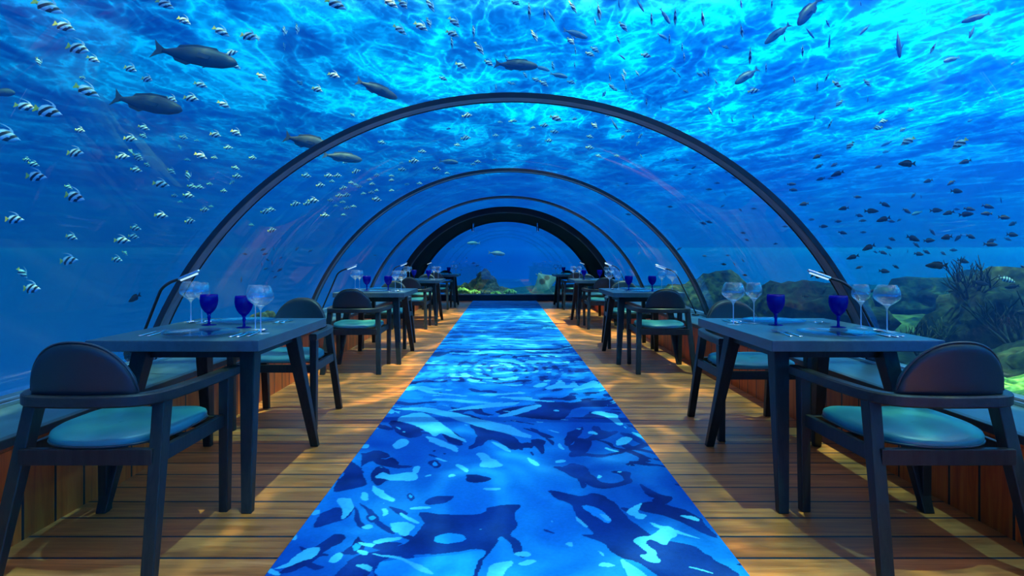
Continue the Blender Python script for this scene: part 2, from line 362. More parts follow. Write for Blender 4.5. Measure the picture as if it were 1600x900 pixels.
    LITE = [[(440, 400), (470, 382), (520, 375), (560, 395), (610, 430), (650, 460), (660, 470), (620, 455), (580, 440), (560, 450), (520, 425), (470, 405)], [(430, 362), (520, 358), (600, 370), (700, 395), (790, 415), (850, 445), (858, 455), (800, 445), (700, 420), (620, 395), (520, 372)], [(530, 450), (560, 455), (600, 470), (630, 485), (625, 500), (590, 485), (550, 470)], [(690, 505), (715, 503), (740, 520), (773, 540), (745, 548), (700, 547), (705, 525)], [(415, 725), (460, 722), (500, 735), (480, 752), (440, 752), (420, 742)], [(360, 605), (385, 615), (420, 640), (430, 655), (400, 650), (370, 630)], [(1165, 690), (1180, 672), (1205, 662), (1195, 685), (1205, 700), (1180, 700)], [(1125, 462), (1150, 452), (1173, 455), (1165, 470), (1130, 478)], [(845, 518), (860, 520), (880, 540), (865, 540)], [(715, 615), (755, 612), (760, 618), (725, 622)], [(490, 675), (540, 672), (548, 678), (495, 682)], [(95, 850), (150, 810), (200, 800), (190, 825), (110, 860), (60, 868)], [(235, 835), (260, 818), (280, 825), (265, 842), (240, 845)], [(365, 785), (400, 770), (450, 768), (440, 778), (390, 790)], [(970, 790), (985, 785), (990, 798), (978, 800)], [(995, 705), (1010, 710), (1040, 735), (1025, 735)], [(1140, 835), (1180, 860), (1215, 890), (1160, 890)], [(1230, 720), (1300, 740), (1390, 770), (1330, 758), (1260, 738)], [(500, 545), (515, 548), (500, 565), (488, 562)], [(625, 540), (640, 538), (668, 560), (655, 562), (635, 550)], [(330, 733), (355, 728), (362, 738), (340, 743)], [(390, 680), (405, 678), (410, 695), (395, 702)], [(600, 368), (700, 350), (820, 342), (800, 352), (700, 362)], [(760, 385), (860, 352), (890, 352), (870, 365), (800, 385)], [(735, 468), (770, 475), (800, 498), (770, 490)], [(170, 690), (200, 680), (205, 690), (180, 698)], [(820, 855), (850, 842), (872, 848), (840, 860)], [(735, 860), (790, 845), (800, 855), (770, 895), (730, 895)], [(1070, 695), (1095, 698), (1110, 712), (1090, 716)], [(1070, 810), (1085, 812), (1090, 825)], [(490, 290), (560, 310), (640, 318), (600, 320), (520, 308)], [(990, 300), (1050, 275), (1070, 280), (1060, 292), (1010, 303)]]
    HOLES = [[(557, 770), (600, 755), (645, 765), (650, 778), (610, 788), (570, 785)], [(1015, 672), (1050, 670), (1085, 690), (1110, 715), (1090, 722), (1060, 705), (1040, 692)], [(385, 850), (450, 840), (640, 820), (715, 815), (690, 860), (655, 900), (400, 900)], [(474, 640), (480, 634), (488, 640), (480, 646)], [(547, 536), (556, 530), (568, 540), (556, 545)], [(350, 706), (360, 699), (373, 708), (360, 714)], [(302, 795), (318, 785), (325, 800), (310, 812)]]
    near = 1/(1+np.exp((GY-4.55)/0.06))
    # side clutter of small blobs
    wx, wy = GX+0.5*(fb(GX*1.6, GY*1.6, 31)-.5), GY+0.8*(fb(GX*1.6, GY*1.6, 41)-.5)
    edge = np.clip((np.abs(GX+0.05)-0.22)/0.35, 0, 1)
    nb = fb((wx+0.5*wy)*5.5, (wy-0.3*wx)*3.0, 51, 3); nl = fb((wx+0.4*wy)*8, (wy-0.3*wx)*4.5, 61, 2)
    navy = np.where((nb > 0.74-0.075*edge) & (GY < 4.6), 1.0, 0.0); lite = np.where((nl > 0.86-0.075*edge) & (GY < 4.6), 1.0, 0.0)
    fl = fb((wx+0.8*wy)*13+3, (wy-0.5*wx)*6, 171, 2); fn_ = fb((wx+0.8*wy)*11+8, (wy-0.5*wx)*5, 181, 2)
    navy = np.where((fn_ > 0.83-0.06*edge) & (GY < 4.6), 1.0, navy); lite = np.where((fl > 0.86-0.05*edge) & (GY < 4.6), 1.0, lite)
    for p in NAVY: draw(navy, p)
    for p in HOLES: draw(navy, p, 0.0); draw(pale, p)
    for p in LITE: draw(lite, p)
    # farther in: fine ripples running across, rings about a drop point
    r = np.sqrt((GX+0.08)**2+((GY-6.1)*0.42)**2)
    bend = 0.35*np.sin(r*5.0)
    far = np.clip((GY-4.45)/0.15, 0, 1)
    sx_, sy_ = (GX+0.35*(fb(GX*2, GY, 71)-.5))*2.6, GY+0.5*(fb(GX*2, GY*1.2, 81)-.5)
    ripple = fb(sx_, sy_*6.5, 101, 4)
    ringf = np.exp(-(r/0.75)**2)
    q = ripple*(1-0.65*ringf)+0.65*ringf*(0.5+0.15*np.sin(r*56+9*fb(GX*4, GY*3, 111))+0.55*(fb(sx_*2, sy_*9, 121)-.5))
    navy = np.where((far > 0.5) & (q < 0.415), 1.0, navy); pale = np.where((far > 0.5) & (q > 0.56), 0.55, pale)
    q2 = fb(sx_*0.9+7, sy_*8.5, 131, 3)+0.10*ringf*np.sin(r*52+2)
    lite = np.where((far > 0.5) & (q2 > 0.655), 1.0, lite)
    midn = fb(GX*1.8, GY*1.4, 141, 3)
    C = np.zeros((ny, nx, 4)); C[..., 3] = 1
    A = np.array([0.000, 0.075, 0.42]); B = np.array([0.002, 0.19, 0.66]); Nn = np.array([0.0005, 0.012, 0.13]); N2 = np.array([0.001, 0.030, 0.24])
    Lc = np.array([0.050, 0.47, 0.80]); Pc = np.array([0.004, 0.26, 0.78])
    t = np.clip((midn-0.30)/0.40+0.5*np.exp(-((GX-0.02)/0.25)**2)*(GY < 4.6)-0.1, 0, 1)[..., None]
    col = A*(1-t)+B*t
    dt = np.clip((fb(GX*6, GY*5, 151)-.3)/.4, 0, 1)[..., None]
    for w_, cc in ((pale, Pc), (navy*0.95, Nn*(1-dt)+N2*dt), (lite*0.92, Lc)):
        w_ = w_[..., None]; col = col*(1-w_)+cc*w_
    # distance along the carpet: colour blends to a paler blue towards the end window
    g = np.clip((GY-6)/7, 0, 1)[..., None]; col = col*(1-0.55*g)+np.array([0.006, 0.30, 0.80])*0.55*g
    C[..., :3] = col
    V = np.stack([GX, GY, np.full_like(GX, zt)], -1).reshape(-1, 3)
    idx = np.arange(ny*nx).reshape(ny, nx)
    Q = np.stack([idx[:-1, :-1], idx[:-1, 1:], idx[1:, 1:], idx[1:, :-1]], -1).reshape(-1, 4)
    rim = np.concatenate([idx[0, :], idx[1:, -1], idx[-1, -2::-1], idx[-2:0:-1, 0]]); m = len(rim); n = len(V)
    V = np.concatenate([V, V[rim]*np.array([1, 1, 0])]); lo = n+np.arange(m)
    Q = np.concatenate([Q, np.stack([np.roll(rim, -1), rim, lo, np.roll(lo, -1)], -1)])
    me = bpy.data.meshes.new('carpet'); me.vertices.add(len(V)); me.vertices.foreach_set('co', V.ravel())
    me.loops.add(Q.size); me.loops.foreach_set('vertex_index', Q.ravel().astype(np.int32))
    me.polygons.add(len(Q)); me.polygons.foreach_set('loop_start', np.arange(0, Q.size, 4, dtype=np.int32)); me.polygons.foreach_set('loop_total', np.full(len(Q), 4, dtype=np.int32))
    me.update(calc_edges=True); me.validate()
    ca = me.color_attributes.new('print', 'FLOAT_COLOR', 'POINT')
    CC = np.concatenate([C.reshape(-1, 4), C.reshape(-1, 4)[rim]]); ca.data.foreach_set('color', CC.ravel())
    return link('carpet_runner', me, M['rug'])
rug = make_rug()
tag(rug, 'long blue carpet runner printed with rippling water down the middle of the floor', 'carpet')
for sx, nm in ((-1, 'left'), (1, 'right')):
    XW = 1.93 if sx < 0 else 1.95
    bm = bmesh.new(); box(bm, (sx*(XW+0.03), (Y0+Y5)/2, 0.185), (0.06, Y5-Y0, 0.37)); box(bm, (sx*(XW+0.03), (Y0+Y5)/2, 0.38), (0.05, Y5-Y0, 0.03))
    struct(bm_obj('wall_'+nm, bm, M['panel']))
    bm = bmesh.new(); box(bm, (sx*(XW+0.006-0.018), (Y0+Y5)/2, 0.412), (0.036, Y5-Y0, 0.036))
    struct(bm_obj('trim_%d' % (1 if sx < 0 else 2), bm, M['lip'], bevel=0.004))
    bm = bmesh.new(); box(bm, (sx*(XW-0.012+2.52)/2, (Y0+Y5)/2, 0.4145), (2.52-XW-0.012, Y5-Y0, 0.031))
    struct(bm_obj('trim_%d' % (3 if sx < 0 else 4), bm, M['sill']))
    # channel that holds the acrylic
    bm = bmesh.new()
    for dx, h, ww in ((-0.055, 0.018, 0.012), (-0.030, 0.030, 0.010)):
        box(bm, (sx*(R*math.cos(A0)+dx), (Y0+Y5)/2, ZS+h/2), (ww, Y5-Y0, h))
    struct(bm_obj('trim_%d' % (5 if sx < 0 else 6), bm, M['alu'], bevel=0.002))
    bm = bmesh.new(); box(bm, (sx*(R*math.cos(A0)-0.043), (Y0+Y5)/2, ZS+0.004), (0.016, Y5-Y0, 0.008))
    struct(bm_obj('trim_%d' % (7 if sx < 0 else 8), bm, M['black']))
def arch_solid(r0, r1, y0, y1, n=96, a0=A0):
    bm = bmesh.new(); q = []
    for i in range(n+1):
        a = a0 + (PI-2*a0)*i/n
        q.append([bm.verts.new((r*math.cos(a), y, ZC+r*math.sin(a))) for r, y in ((r0, y0), (r0, y1), (r1, y1), (r1, y0))])
    for a, b in zip(q, q[1:]):
        for j in range(4): bm.faces.new([a[j], b[j], b[(j+1) % 4], a[(j+1) % 4]])
    bm.faces.new(q[0]); bm.faces.new(q[-1][::-1]); return bm
ARCH = [3.96, 7.2, 10.3]
edges = [Y0] + ARCH + [Y4+0.02]
for i, (a, b) in enumerate(zip(edges, edges[1:])):
    struct(bm_obj('window_%d' % (i+1), arch_solid(R, R+0.09, a, b), M['acrylic'], smooth=False))
    for p in bpy.data.objects['window_%d' % (i+1)].data.polygons: p.use_smooth = abs(p.normal.y) < 0.5
for i, y in enumerate(ARCH):
    t = bm_obj('trim_%d' % (i+9), arch_solid(R-0.030, R-0.001, y-0.055, y+0.055), M['arch']); struct(t)
    struct(bm_obj('seam', arch_solid(R-0.034, R-0.002, y-0.066, y-0.0555), M['seam'], t))
    struct(bm_obj('seam', arch_solid(R-0.034, R-0.002, y+0.0555, y+0.066), M['seam'], t))
# opaque lining at the far end
lin = struct(bm_obj('wall_back', arch_solid(R-0.03, R+0.09, Y4, Y5), M['dark_lining'], smooth=False))
struct(bm_obj('trim_12', arch_solid(R-0.075, R-0.030, Y5-0.06, Y5), M['frame_dark']))
struct(bm_obj('trim_13', arch_solid(R-0.05, R-0.03, Y4, Y4+0.05), M['seam']))
# end wall low kerb and the end window
bm = bmesh.new(); box(bm, (0, Y5+0.02, 0.075), (3.95, 0.12, 0.15)); struct(bm_obj('baseboard_back', bm, M['frame_dark'], bevel=0.004))
bm = bmesh.new(); box(bm, (0, Y5-0.02, 0.165), (3.95, 0.16, 0.03)); struct(bm_obj('trim_14', bm, M['arch'], bevel=0.004))
bm = bmesh.new(); q = []
ae = math.asin((0.18-ZC)/R); n = 64
for y in (Y5+0.01, Y5+0.07):
    q.append([bm.verts.new((R*math.cos(ae+(PI-2*ae)*i/n), y, ZC+R*math.sin(ae+(PI-2*ae)*i/n))) for i in range(n+1)])
bm.faces.new(q[0]); bm.faces.new(q[1][::-1])
for i in range(n+1): bm.faces.new([q[0][i], q[1][i], q[1][(i+1) % (n+1)], q[0][(i+1) % (n+1)]])
struct(bm_obj('window_5', bm, M['acrylic']))
for sx, nm in ((-1, 'left'), (1, 'right')):        # side posts where the end window drops below the sill
    bm = bmesh.new(); box(bm, (sx*2.16, Y5+0.03, 0.29), (0.44, 0.08, 0.28)); struct(bm_obj('trim_%d' % (15 if sx < 0 else 16), bm, M['dark_lining']))

# ------------------------------------------------------------------ sea surface
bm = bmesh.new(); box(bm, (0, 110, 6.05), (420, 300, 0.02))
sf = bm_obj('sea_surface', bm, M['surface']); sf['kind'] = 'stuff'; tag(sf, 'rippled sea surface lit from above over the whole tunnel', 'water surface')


# ------------------------------------------------------------------ the water itself: a faint haze outside the acrylic
def vol_fn(k, b, out):
    k.n.remove(b)
    v = k.new('ShaderNodeVolumeScatter', ins={0: (0.01, 0.20, 1.0), 'Density': 0.046, 'Anisotropy': 0.76})
    a = k.new('ShaderNodeVolumeAbsorption', ins={0: (0.0, 0.86, 0.97), 'Density': 0.12})
    k.l.new(k.new('ShaderNodeAddShader', ins={0: v.outputs[0], 1: a.outputs[0]}).outputs[0], out.inputs['Volume'])
M['water'] = mat('sea_water', fn=vol_fn)
RW = R+0.12
prof = [(-42, -8), (-RW, -8)] + [(-RW*math.cos(PI*i/64), ZC+RW*math.sin(PI*i/64)) for i in range(65)] + [(RW, -8), (42, -8), (42, 6.03), (-42, 6.03)]
bm = bmesh.new()
f = bm.faces.new([bm.verts.new((x, -8, z)) for x, z in prof])
r_ = bmesh.ops.extrude_face_region(bm, geom=[f]); bmesh.ops.translate(bm, verts=[v for v in r_['geom'] if isinstance(v, bmesh.types.BMVert)], vec=(0, 8+16.35, 0))
bmesh.ops.triangulate(bm, faces=bm.faces)
wv_ = bm_obj('sea_water', bm, M['water']); tag(wv_, 'hazy blue sea water on both sides of the tunnel', 'water', kind='stuff')
bm = bmesh.new(); box(bm, (0, 16.351+22, -0.985), (84, 44, 14.03))
wv_ = bm_obj('sea_water', bm, M['water']); tag(wv_, 'hazy blue sea water beyond the end window', 'water', kind='stuff')

# ------------------------------------------------------------------ chair
def make_chair():
    t = empty('dining_chair')
    L = M['dark_wood']
    for s in (-1, 1):
        bm = bmesh.new(); tapered(bm, (s*0.262, 0.27, 0), (0.038, 0.042), (s*0.265, 0.275, 0.590), (0.044, 0.054))
        bm_obj('leg', bm, L, t, bevel=0.004)
        bm = bmesh.new(); tapered(bm, (s*0.268, -0.315, 0), (0.046, 0.036), (s*0.232, -0.165, 0.592), (0.046, 0.060))
        bm_obj('leg', bm, L, t, bevel=0.004)
    # seat frame
    bm = bmesh.new()
    yb, xb = -0.233, 0.248
    box(bm, (0, yb, 0.398), (2*xb-0.02, 0.028, 0.058)); box(bm, (0, 0.255, 0.395), (0.49, 0.026, 0.050))
    for s in (-1, 1):
        hexa(bm, [(s*0.240, -0.215, 0.372), (s*0.262, -0.215, 0.372), (s*0.268, 0.255, 0.372), (s*0.246, 0.255, 0.372)],
                 [(s*0.240, -0.215, 0.426), (s*0.262, -0.215, 0.426), (s*0.268, 0.255, 0.426), (s*0.246, 0.255, 0.426)])
    box(bm, (0, -0.02, 0.404), (0.47, 0.05, 0.03))
    bm_obj('seat_frame', bm, L, t, bevel=0.003)
    # seat cushion: straight front, sides drawing in to a broad round back
    def outline(n=64):
        P = []
        for i in range(n):
            a = 2*PI*i/n; c_, s_ = math.cos(a), math.sin(a)
            if s_ >= 0: e = 4.5; x = 0.235*abs(c_)**(2/e)*(1 if c_ > 0 else -1); y = 0.03+0.225*abs(s_)**(2/e)
            else: e = 2.5; x = 0.235*abs(c_)**(2/e)*(1 if c_ > 0 else -1); y = 0.03-0.275*abs(s_)**(2/e)
            P.append((x, y))
        return P
    O = outline(); lev = [(0.90, 0.425), (0.985, 0.428), (1.0, 0.440), (1.0, 0.452), (0.985, 0.463), (0.93, 0.471), (0.8, 0.477), (0.55, 0.481), (0.25, 0.480)]
    V = [(x*s_, 0.02+(y-0.02)*s_, z - 0.010*(1-abs(x)/0.24)*(1 if z > .46 else 0)) for s_, z in lev for x, y in O]
    n = len(O); Fc = [[l*n+i, l*n+(i+1) % n, (l+1)*n+(i+1) % n, (l+1)*n+i] for l in range(len(lev)-1) for i in range(n)]
    Fc += [list(range(n))[::-1], [(len(lev)-1)*n+i for i in range(n)]]
    seat = link('seat', mesh_of(V, Fc), M['seat'], t, True)
    bm = bmesh.new(); m_ = [Vector((x*1.0, 0.02+(y-0.02)*1.0, 0.434)) for x, y in O]; m_.append(m_[0])
    sweep(bm, m_, circ(0.004, 6)); bm_obj('piping', bm, M['piping'], seat, True)
    # bent arm rail, one continuous piece
    path = smooth_path([(-0.276, 0.335, 0.606), (-0.274, 0.15, 0.606), (-0.262, -0.02, 0.605), (-0.243, -0.15, 0.604), (-0.215, -0.225, 0.604),
                        (-0.150, -0.268, 0.605), (0, -0.285, 0.606), (0.150, -0.268, 0.605), (0.215, -0.225, 0.604), (0.243, -0.15, 0.604),
                        (0.262, -0.02, 0.605), (0.274, 0.15, 0.606), (0.276, 0.335, 0.606)], 6)
    w_, h_ = 0.024, 0.0215
    prof = [(-w_, -h_+.006), (-w_+.006, -h_), (w_-.006, -h_), (w_, -h_+.006), (w_, h_-.006), (w_-.006, h_), (-w_+.006, h_), (-w_, h_-.006)]
    bm = bmesh.new(); sweep(bm, path, prof); bm_obj('arm_rail', bm, M['rail_wood'], t, False)
    # backrest: half round pad, hollowed towards the sitter, standing on the rail
    W, H, T = 0.190, 0.195, 0.034
    nu, nv = 28, 12
    def P(u, v, side):     # u -1..1, v 0..1
        hh = H*(1-abs(u)**2.35)**0.55
        x = u*W; z = 0.620+v*hh
        yc = -0.272+0.42*x*x*2.2 - 0.16*(z-0.62) 
        edge = min(1.0, (1-abs(u))*7+0.0, (1-v)*hh/0.03+0.0)
        edge = max(edge, 0.0)
        th = T/2*math.sqrt(max(0.0, 1-(1-edge)**2))*0.85 + 0.004
        if v == 0: th = min(th, T/2*0.8)
        return (x, yc+side*th, z)
    V, Fc = [], []
    for side in (1, -1):
        for j in range(nv+1):
            for i in range(nu+1): V.append(P(-1+2*i/nu if 0 < i < nu else (-0.9995 if i == 0 else 0.9995), (j/nv)**0.8, side))
    N1 = (nu+1)*(nv+1); ix = lambda s, i, j: s*N1+j*(nu+1)+i
    for j in range(nv):
        for i in range(nu):
            Fc.append([ix(0, i, j), ix(0, i, j+1), ix(0, i+1, j+1), ix(0, i+1, j)])
            Fc.append([ix(1, i, j), ix(1, i+1, j), ix(1, i+1, j+1), ix(1, i, j+1)])
    for i in range(nu):
        Fc.append([ix(0, i, 0), ix(0, i+1, 0), ix(1, i+1, 0), ix(1, i, 0)])
        Fc.append([ix(0, i, nv), ix(1, i, nv), ix(1, i+1, nv), ix(0, i+1, nv)])
    for j in range(nv):
        Fc.append([ix(0, 0, j), ix(1, 0, j), ix(1, 0, j+1), ix(0, 0, j+1)])
        Fc.append([ix(0, nu, j), ix(0, nu, j+1), ix(1, nu, j+1), ix(1, nu, j)])
    back = link('backrest', mesh_of(V, Fc), M['pad'], t, True)
    bm = bmesh.new()
    pp = []
    for i in range(41):
        u = -0.995+1.99*i/40; x, y, z = P(u, 0.995, -1); pp.append((x*1.002, y, z+0.0005))
    sweep(bm, pp, circ(0.0035, 6), up=Vector((0, 1, 0))); bm_obj('piping', bm, M['piping'], back, True)
    return t
# ------------------------------------------------------------------ table  (0.72 x 1.01 m)
TW, TL, TH = 0.745, 1.01, 0.75
def make_table():
    t = empty('dining_table')
    bm = bmesh.new(); box(bm, (0, 0, TH-0.024), (TW, TL, 0.048)); bm_obj('tabletop', bm, M['top_wood'], t, bevel=0.003)
    for sx in (-1, 1):
        for sy in (-1, 1):
            bm = bmesh.new(); tapered(bm, (sx*0.315, sy*0.475, 0), (0.045, 0.038), (sx*0.245, sy*0.275, TH-0.048), (0.070, 0.085))
            bm_obj('leg', bm, M['dark_wood'], t, bevel=0.004)
    bm = bmesh.new()
    for s in (-1, 1): box(bm, (s*0.245, 0, TH-0.078), (0.03, 0.50, 0.060))
    box(bm, (0, -0.27, TH-0.078), (0.46, 0.03, 0.060)); box(bm, (0, 0.27, TH-0.078), (0.46, 0.03, 0.060))
    bm_obj('apron', bm, M['dark_wood'], t, bevel=0.002)
    return t
TXL, TXR = -1.475, 1.478
TY = [3.145+3.75*i for i in range(4)]
ORD = ['nearest', 'second', 'third', 'farthest']
chair0 = make_chair(); table0 = make_table()
ct = ch = 0
for sx, TX, sd_ in ((-1, TXL, 'left'), (1, TXR, 'right')):
    for i, ty in enumerate(TY):
        t = table0 if ct == 0 else copy_tree(table0); ct += 1
        jx = [0, -0.015, 0.01, 0.0][i]*sx
        t.location = (TX+jx, ty, 0)
        tag(t, 'grey wooden dining table with splayed legs, %s in the %s-hand row' % (ORD[i], sd_), 'table', 'dining tables in two rows')
        for far in (0, 1):
            c = chair0 if ch == 0 else copy_tree(chair0); ch += 1
            c.location = (sx*1.53+jx, ty+({-1: 1.07, 1: 0.845}[sx] if (far and i == 0) else 0.90 if far else -0.725), 0)
            c.rotation_euler = (0, 0, (PI if far else 0)+random.uniform(-1, 1)*(0.0 if i == 0 else 0.05))
            tag(c, 'dark wood armchair with teal seat, %s of the %s %s table' % ('on the far side' if far else 'on the camera side', ORD[i], sd_), 'chair', 'teal armchairs at the tables')

# ------------------------------------------------------------------ things on the tables
def make_goblet():
    t = empty('water_goblet'); h = 0.163
    bm = bmesh.new()
    lathe(bm, [(0.0, 0.062), (0.012, 0.063), (0.022, 0.071), (0.034, 0.088), (0.042, 0.108), (0.0455, 0.130), (0.0445, 0.150), (0.0425, h), (0.0405, h), (0.0425, 0.148), (0.043, 0.130), (0.039, 0.108), (0.031, 0.090), (0.018, 0.073), (0, 0.068)], 28)
    bm_obj('bowl', bm, M['cobalt'], t, True)
    bm = bmesh.new(); lathe(bm, [(0.0085, 0.004), (0.006, 0.020), (0.0065, 0.034), (0.0095, 0.042), (0.0065, 0.049), (0.012, 0.0615), (0, 0.0618)], 18); bm_obj('stem', bm, M['cobalt'], t, True)
    bm = bmesh.new(); lathe(bm, [(0, 0), (0.036, 0), (0.037, 0.0015), (0.030, 0.0035), (0.012, 0.006), (0.0, 0.008)], 28); bm_obj('foot', bm, M['cobalt'], t, True)
    return t
def make_wine(name, h, r, rim, bowl_h):
    t = empty(name); z0 = h-bowl_h
    bm = bmesh.new(); q = []
    for a, b in ((0, 0), (0.16, 0.02), (0.42, 0.11), (0.74, 0.24), (0.96, 0.38), (1.0, 0.47), (0.96, 0.64), (0.86, 0.84), (rim/r, 1.0)): q.append((a*r, z0+b*bowl_h))
    inner = [(max(0, a-0.0012), b+0.0012 if b < h else b) for a, b in q[::-1]]
    lathe(bm, q+inner, 32); bm_obj('bowl', bm, M['wineglass'], t, True)
    bm = bmesh.new(); lathe(bm, [(0.0045, 0.004), (0.0030, 0.02), (0.0028, z0-0.02), (0.0050, z0-0.008), (0.011, z0+0.0005), (0.019, z0+0.0085), (0.012, z0+0.012), (0, z0+0.013)], 16); bm_obj('stem', bm, M['stemglass'], t, True)
    bm = bmesh.new(); lathe(bm, [(0, 0), (r*0.66, 0), (r*0.67, 0.001), (r*0.4, 0.0025), (0.006, 0.0045), (0, 0.006)], 32); bm_obj('foot', bm, M['stemglass'], t, True)
    return t
def make_plate():
    bm = bmesh.new(); lathe(bm, [(0, 0.002), (0.095, 0.002), (0.11, 0.004), (0.155, 0.0095), (0.165, 0.0125), (0.166, 0.0145), (0.163, 0.0145), (0.154, 0.0125), (0.11, 0.007), (0.095, 0.0055), (0, 0.0055)], 56)
    o = bm_obj('glass_charger_plate', bm, M['plateglass'], None, True); return o
def flat_path(bm, rows):
    """rows of (y, half width, z centre, thickness)"""
    rings = []
    for y, hw, z, th in rows:
        rings.append([bm.verts.new((a*hw, y, z+b*th/2)) for a, b in ((-1, 0), (-0.7, 1), (0.7, 1), (1, 0), (0.7, -1), (-0.7, -1))])
    for a, b in zip(rings, rings[1:]):
        for i in range(6): bm.faces.new([a[i], a[(i+1) % 6], b[(i+1) % 6], b[i]])
    bm.faces.new(rings[0]); bm.faces.new(rings[-1][::-1])
def make_fork():
    t = empty('dinner_fork')
    bm = bmesh.new(); flat_path(bm, [(-0.105, 0.007, 0.003, 0.002), (-0.09, 0.0085, 0.003, 0.003), (-0.04, 0.005, 0.005, 0.003), (0.02, 0.003, 0.008, 0.003), (0.035, 0.004, 0.007, 0.002)])
    bm_obj('handle', bm, M['steel'], t, True)
    bm = bmesh.new(); flat_path(bm, [(0.034, 0.004, 0.007, 0.002), (0.045, 0.011, 0.005, 0.002), (0.058, 0.0125, 0.003, 0.002)])
    for x in (-0.0103, -0.0035, 0.0035, 0.0103):
        flat = [(0.056, 0.0021, 0.003, 0.0018), (0.08, 0.002, 0.0035, 0.0018), (0.102, 0.0012, 0.009, 0.0012)]
        rings = [[bm.verts.new((x+a*hw, y, z+b*th/2)) for a, b in ((-1, -1), (1, -1), (1, 1), (-1, 1))] for y, hw, z, th in flat]
        for a, b in zip(rings, rings[1:]):
            for i in range(4): bm.faces.new([a[i], a[(i+1) % 4], b[(i+1) % 4], b[i]])
        bm.faces.new(rings[0]); bm.faces.new(rings[-1][::-1])
    bm_obj('tines', bm, M['steel'], t, False); return t
def make_knife():
    t = empty('table_knife')
    bm = bmesh.new(); flat_path(bm, [(-0.115, 0.007, 0.003, 0.004), (-0.10, 0.009, 0.0035, 0.006), (-0.05, 0.008, 0.0035, 0.006), (0.005, 0.006, 0.0035, 0.006), (0.012, 0.005, 0.003, 0.004)]); bm_obj('handle', bm, M['steel'], t, True)
    bm = bmesh.new(); flat_path(bm, [(0.010, 0.005, 0.003, 0.002), (0.02, 0.0085, 0.003, 0.0018), (0.09, 0.0095, 0.003, 0.0018), (0.112, 0.005, 0.003, 0.0015), (0.118, 0.001, 0.003, 0.001)]); bm_obj('blade', bm, M['steel'], t, False)
    return t
def make_spoon():
    t = empty('table_spoon')
    bm = bmesh.new(); flat_path(bm, [(-0.105, 0.007, 0.003, 0.002), (-0.09, 0.0085, 0.003, 0.003), (-0.04, 0.005, 0.005, 0.003), (0.03, 0.003, 0.010, 0.003), (0.040, 0.004, 0.010, 0.002)]); bm_obj('handle', bm, M['steel'], t, True)
    V, Fc = [], []; nr, na = 5, 24
    for s, off in ((1, 0), (0, 0.0016)):
        for j in range(nr+1):
            r = j/nr
            for i in range(na):
                a = 2*PI*i/na; V.append((0.021*r*math.cos(a), 0.072+0.034*r*math.sin(a), 0.002+0.0085*r*r+off))
    N = (nr+1)*na
    for s in (0, 1):
        for j in range(nr):
            for i in range(na):
                a, b = s*N+j*na+i, s*N+j*na+(i+1) % na; f = [a, b, b+na, a+na]; Fc.append(f if s else f[::-1])
    for i in range(na): Fc.append([nr*na+i, nr*na+(i+1) % na, N+nr*na+(i+1) % na, N+nr*na+i])
    link('spoon_bowl', mesh_of(V, Fc), M['steel'], t, True); return t
def make_lamp():
    """reading lamp: round base on the sill, bent neck, clear rod head, reaching towards +x"""
    t = empty('reading_lamp')
    bm = bmesh.new(); lathe(bm, [(0, 0), (0.045, 0), (0.045, 0.012), (0.040, 0.016), (0.009, 0.018), (0.008, 0.05), (0, 0.05)], 24); bm_obj('lamp_base', bm, M['black'], t, False)
    pts = smooth_path([(0, 0, 0.03), (0.055, -0.01, 0.15), (0.125, -0.03, 0.30), (0.195, -0.05, 0.45), (0.225, -0.06, 0.50), (0.275, -0.07, 0.535), (0.335, -0.08, 0.556)], 8)
    bm = bmesh.new(); sweep(bm, pts, circ(0.0085, 10)); bm_obj('lamp_neck', bm, M['black'], t, True)
    bm = bmesh.new(); sweep(bm, [(0.330, -0.08, 0.554), (0.336, -0.081, 0.557), (0.455, -0.10, 0.602), (0.462, -0.101, 0.605)], circ(0.0095, 10), scales=[0.8, 1, 1, 0.6]); h = bm_obj('lamp_head', bm, M['chrome'], t, True)
    bm = bmesh.new(); sweep(bm, [(0.345, -0.082, 0.5495), (0.45, -0.099, 0.589)], circ(0.006, 8)); bm_obj('light_strip', bm, M['lamp_white'], h, True)
    return t
PLACE = ['camera-side', 'far-side']
protos = {'goblet': make_goblet(), 'big': make_wine('red_wine_glass', 0.226, 0.060, 0.040, 0.105), 'small': make_wine('white_wine_glass', 0.222, 0.044, 0.032, 0.095),
          'plate': make_plate(), 'fork': make_fork(), 'knife': make_knife(), 'spoon': make_spoon(), 'lamp': make_lamp()}
usedp = set()
def put(kind, loc, rz=0):
    p = protos[kind]
    o = p if kind not in usedp else copy_tree(p)
    usedp.add(kind); o.location = loc; o.rotation_euler = (0, 0, rz); return o
SET1 = {  # measured world places on the two nearest tables: (left, right) x (camera side, far side)
 'left': ({'goblet': (-1.375, 3.14), 'small': (-1.285, 3.06), 'big': (-1.195, 2.90)}, {'goblet': (-1.612, 3.26), 'small': (-1.70, 3.36), 'big': (-1.795, 3.43)}),
 'right': ({'goblet': (1.67, 3.155), 'small': (1.766, 3.12), 'big': (1.805, 2.97)}, {'goblet': (1.395, 3.26), 'small': (1.32, 3.36), 'big': (1.185, 3.30)})}
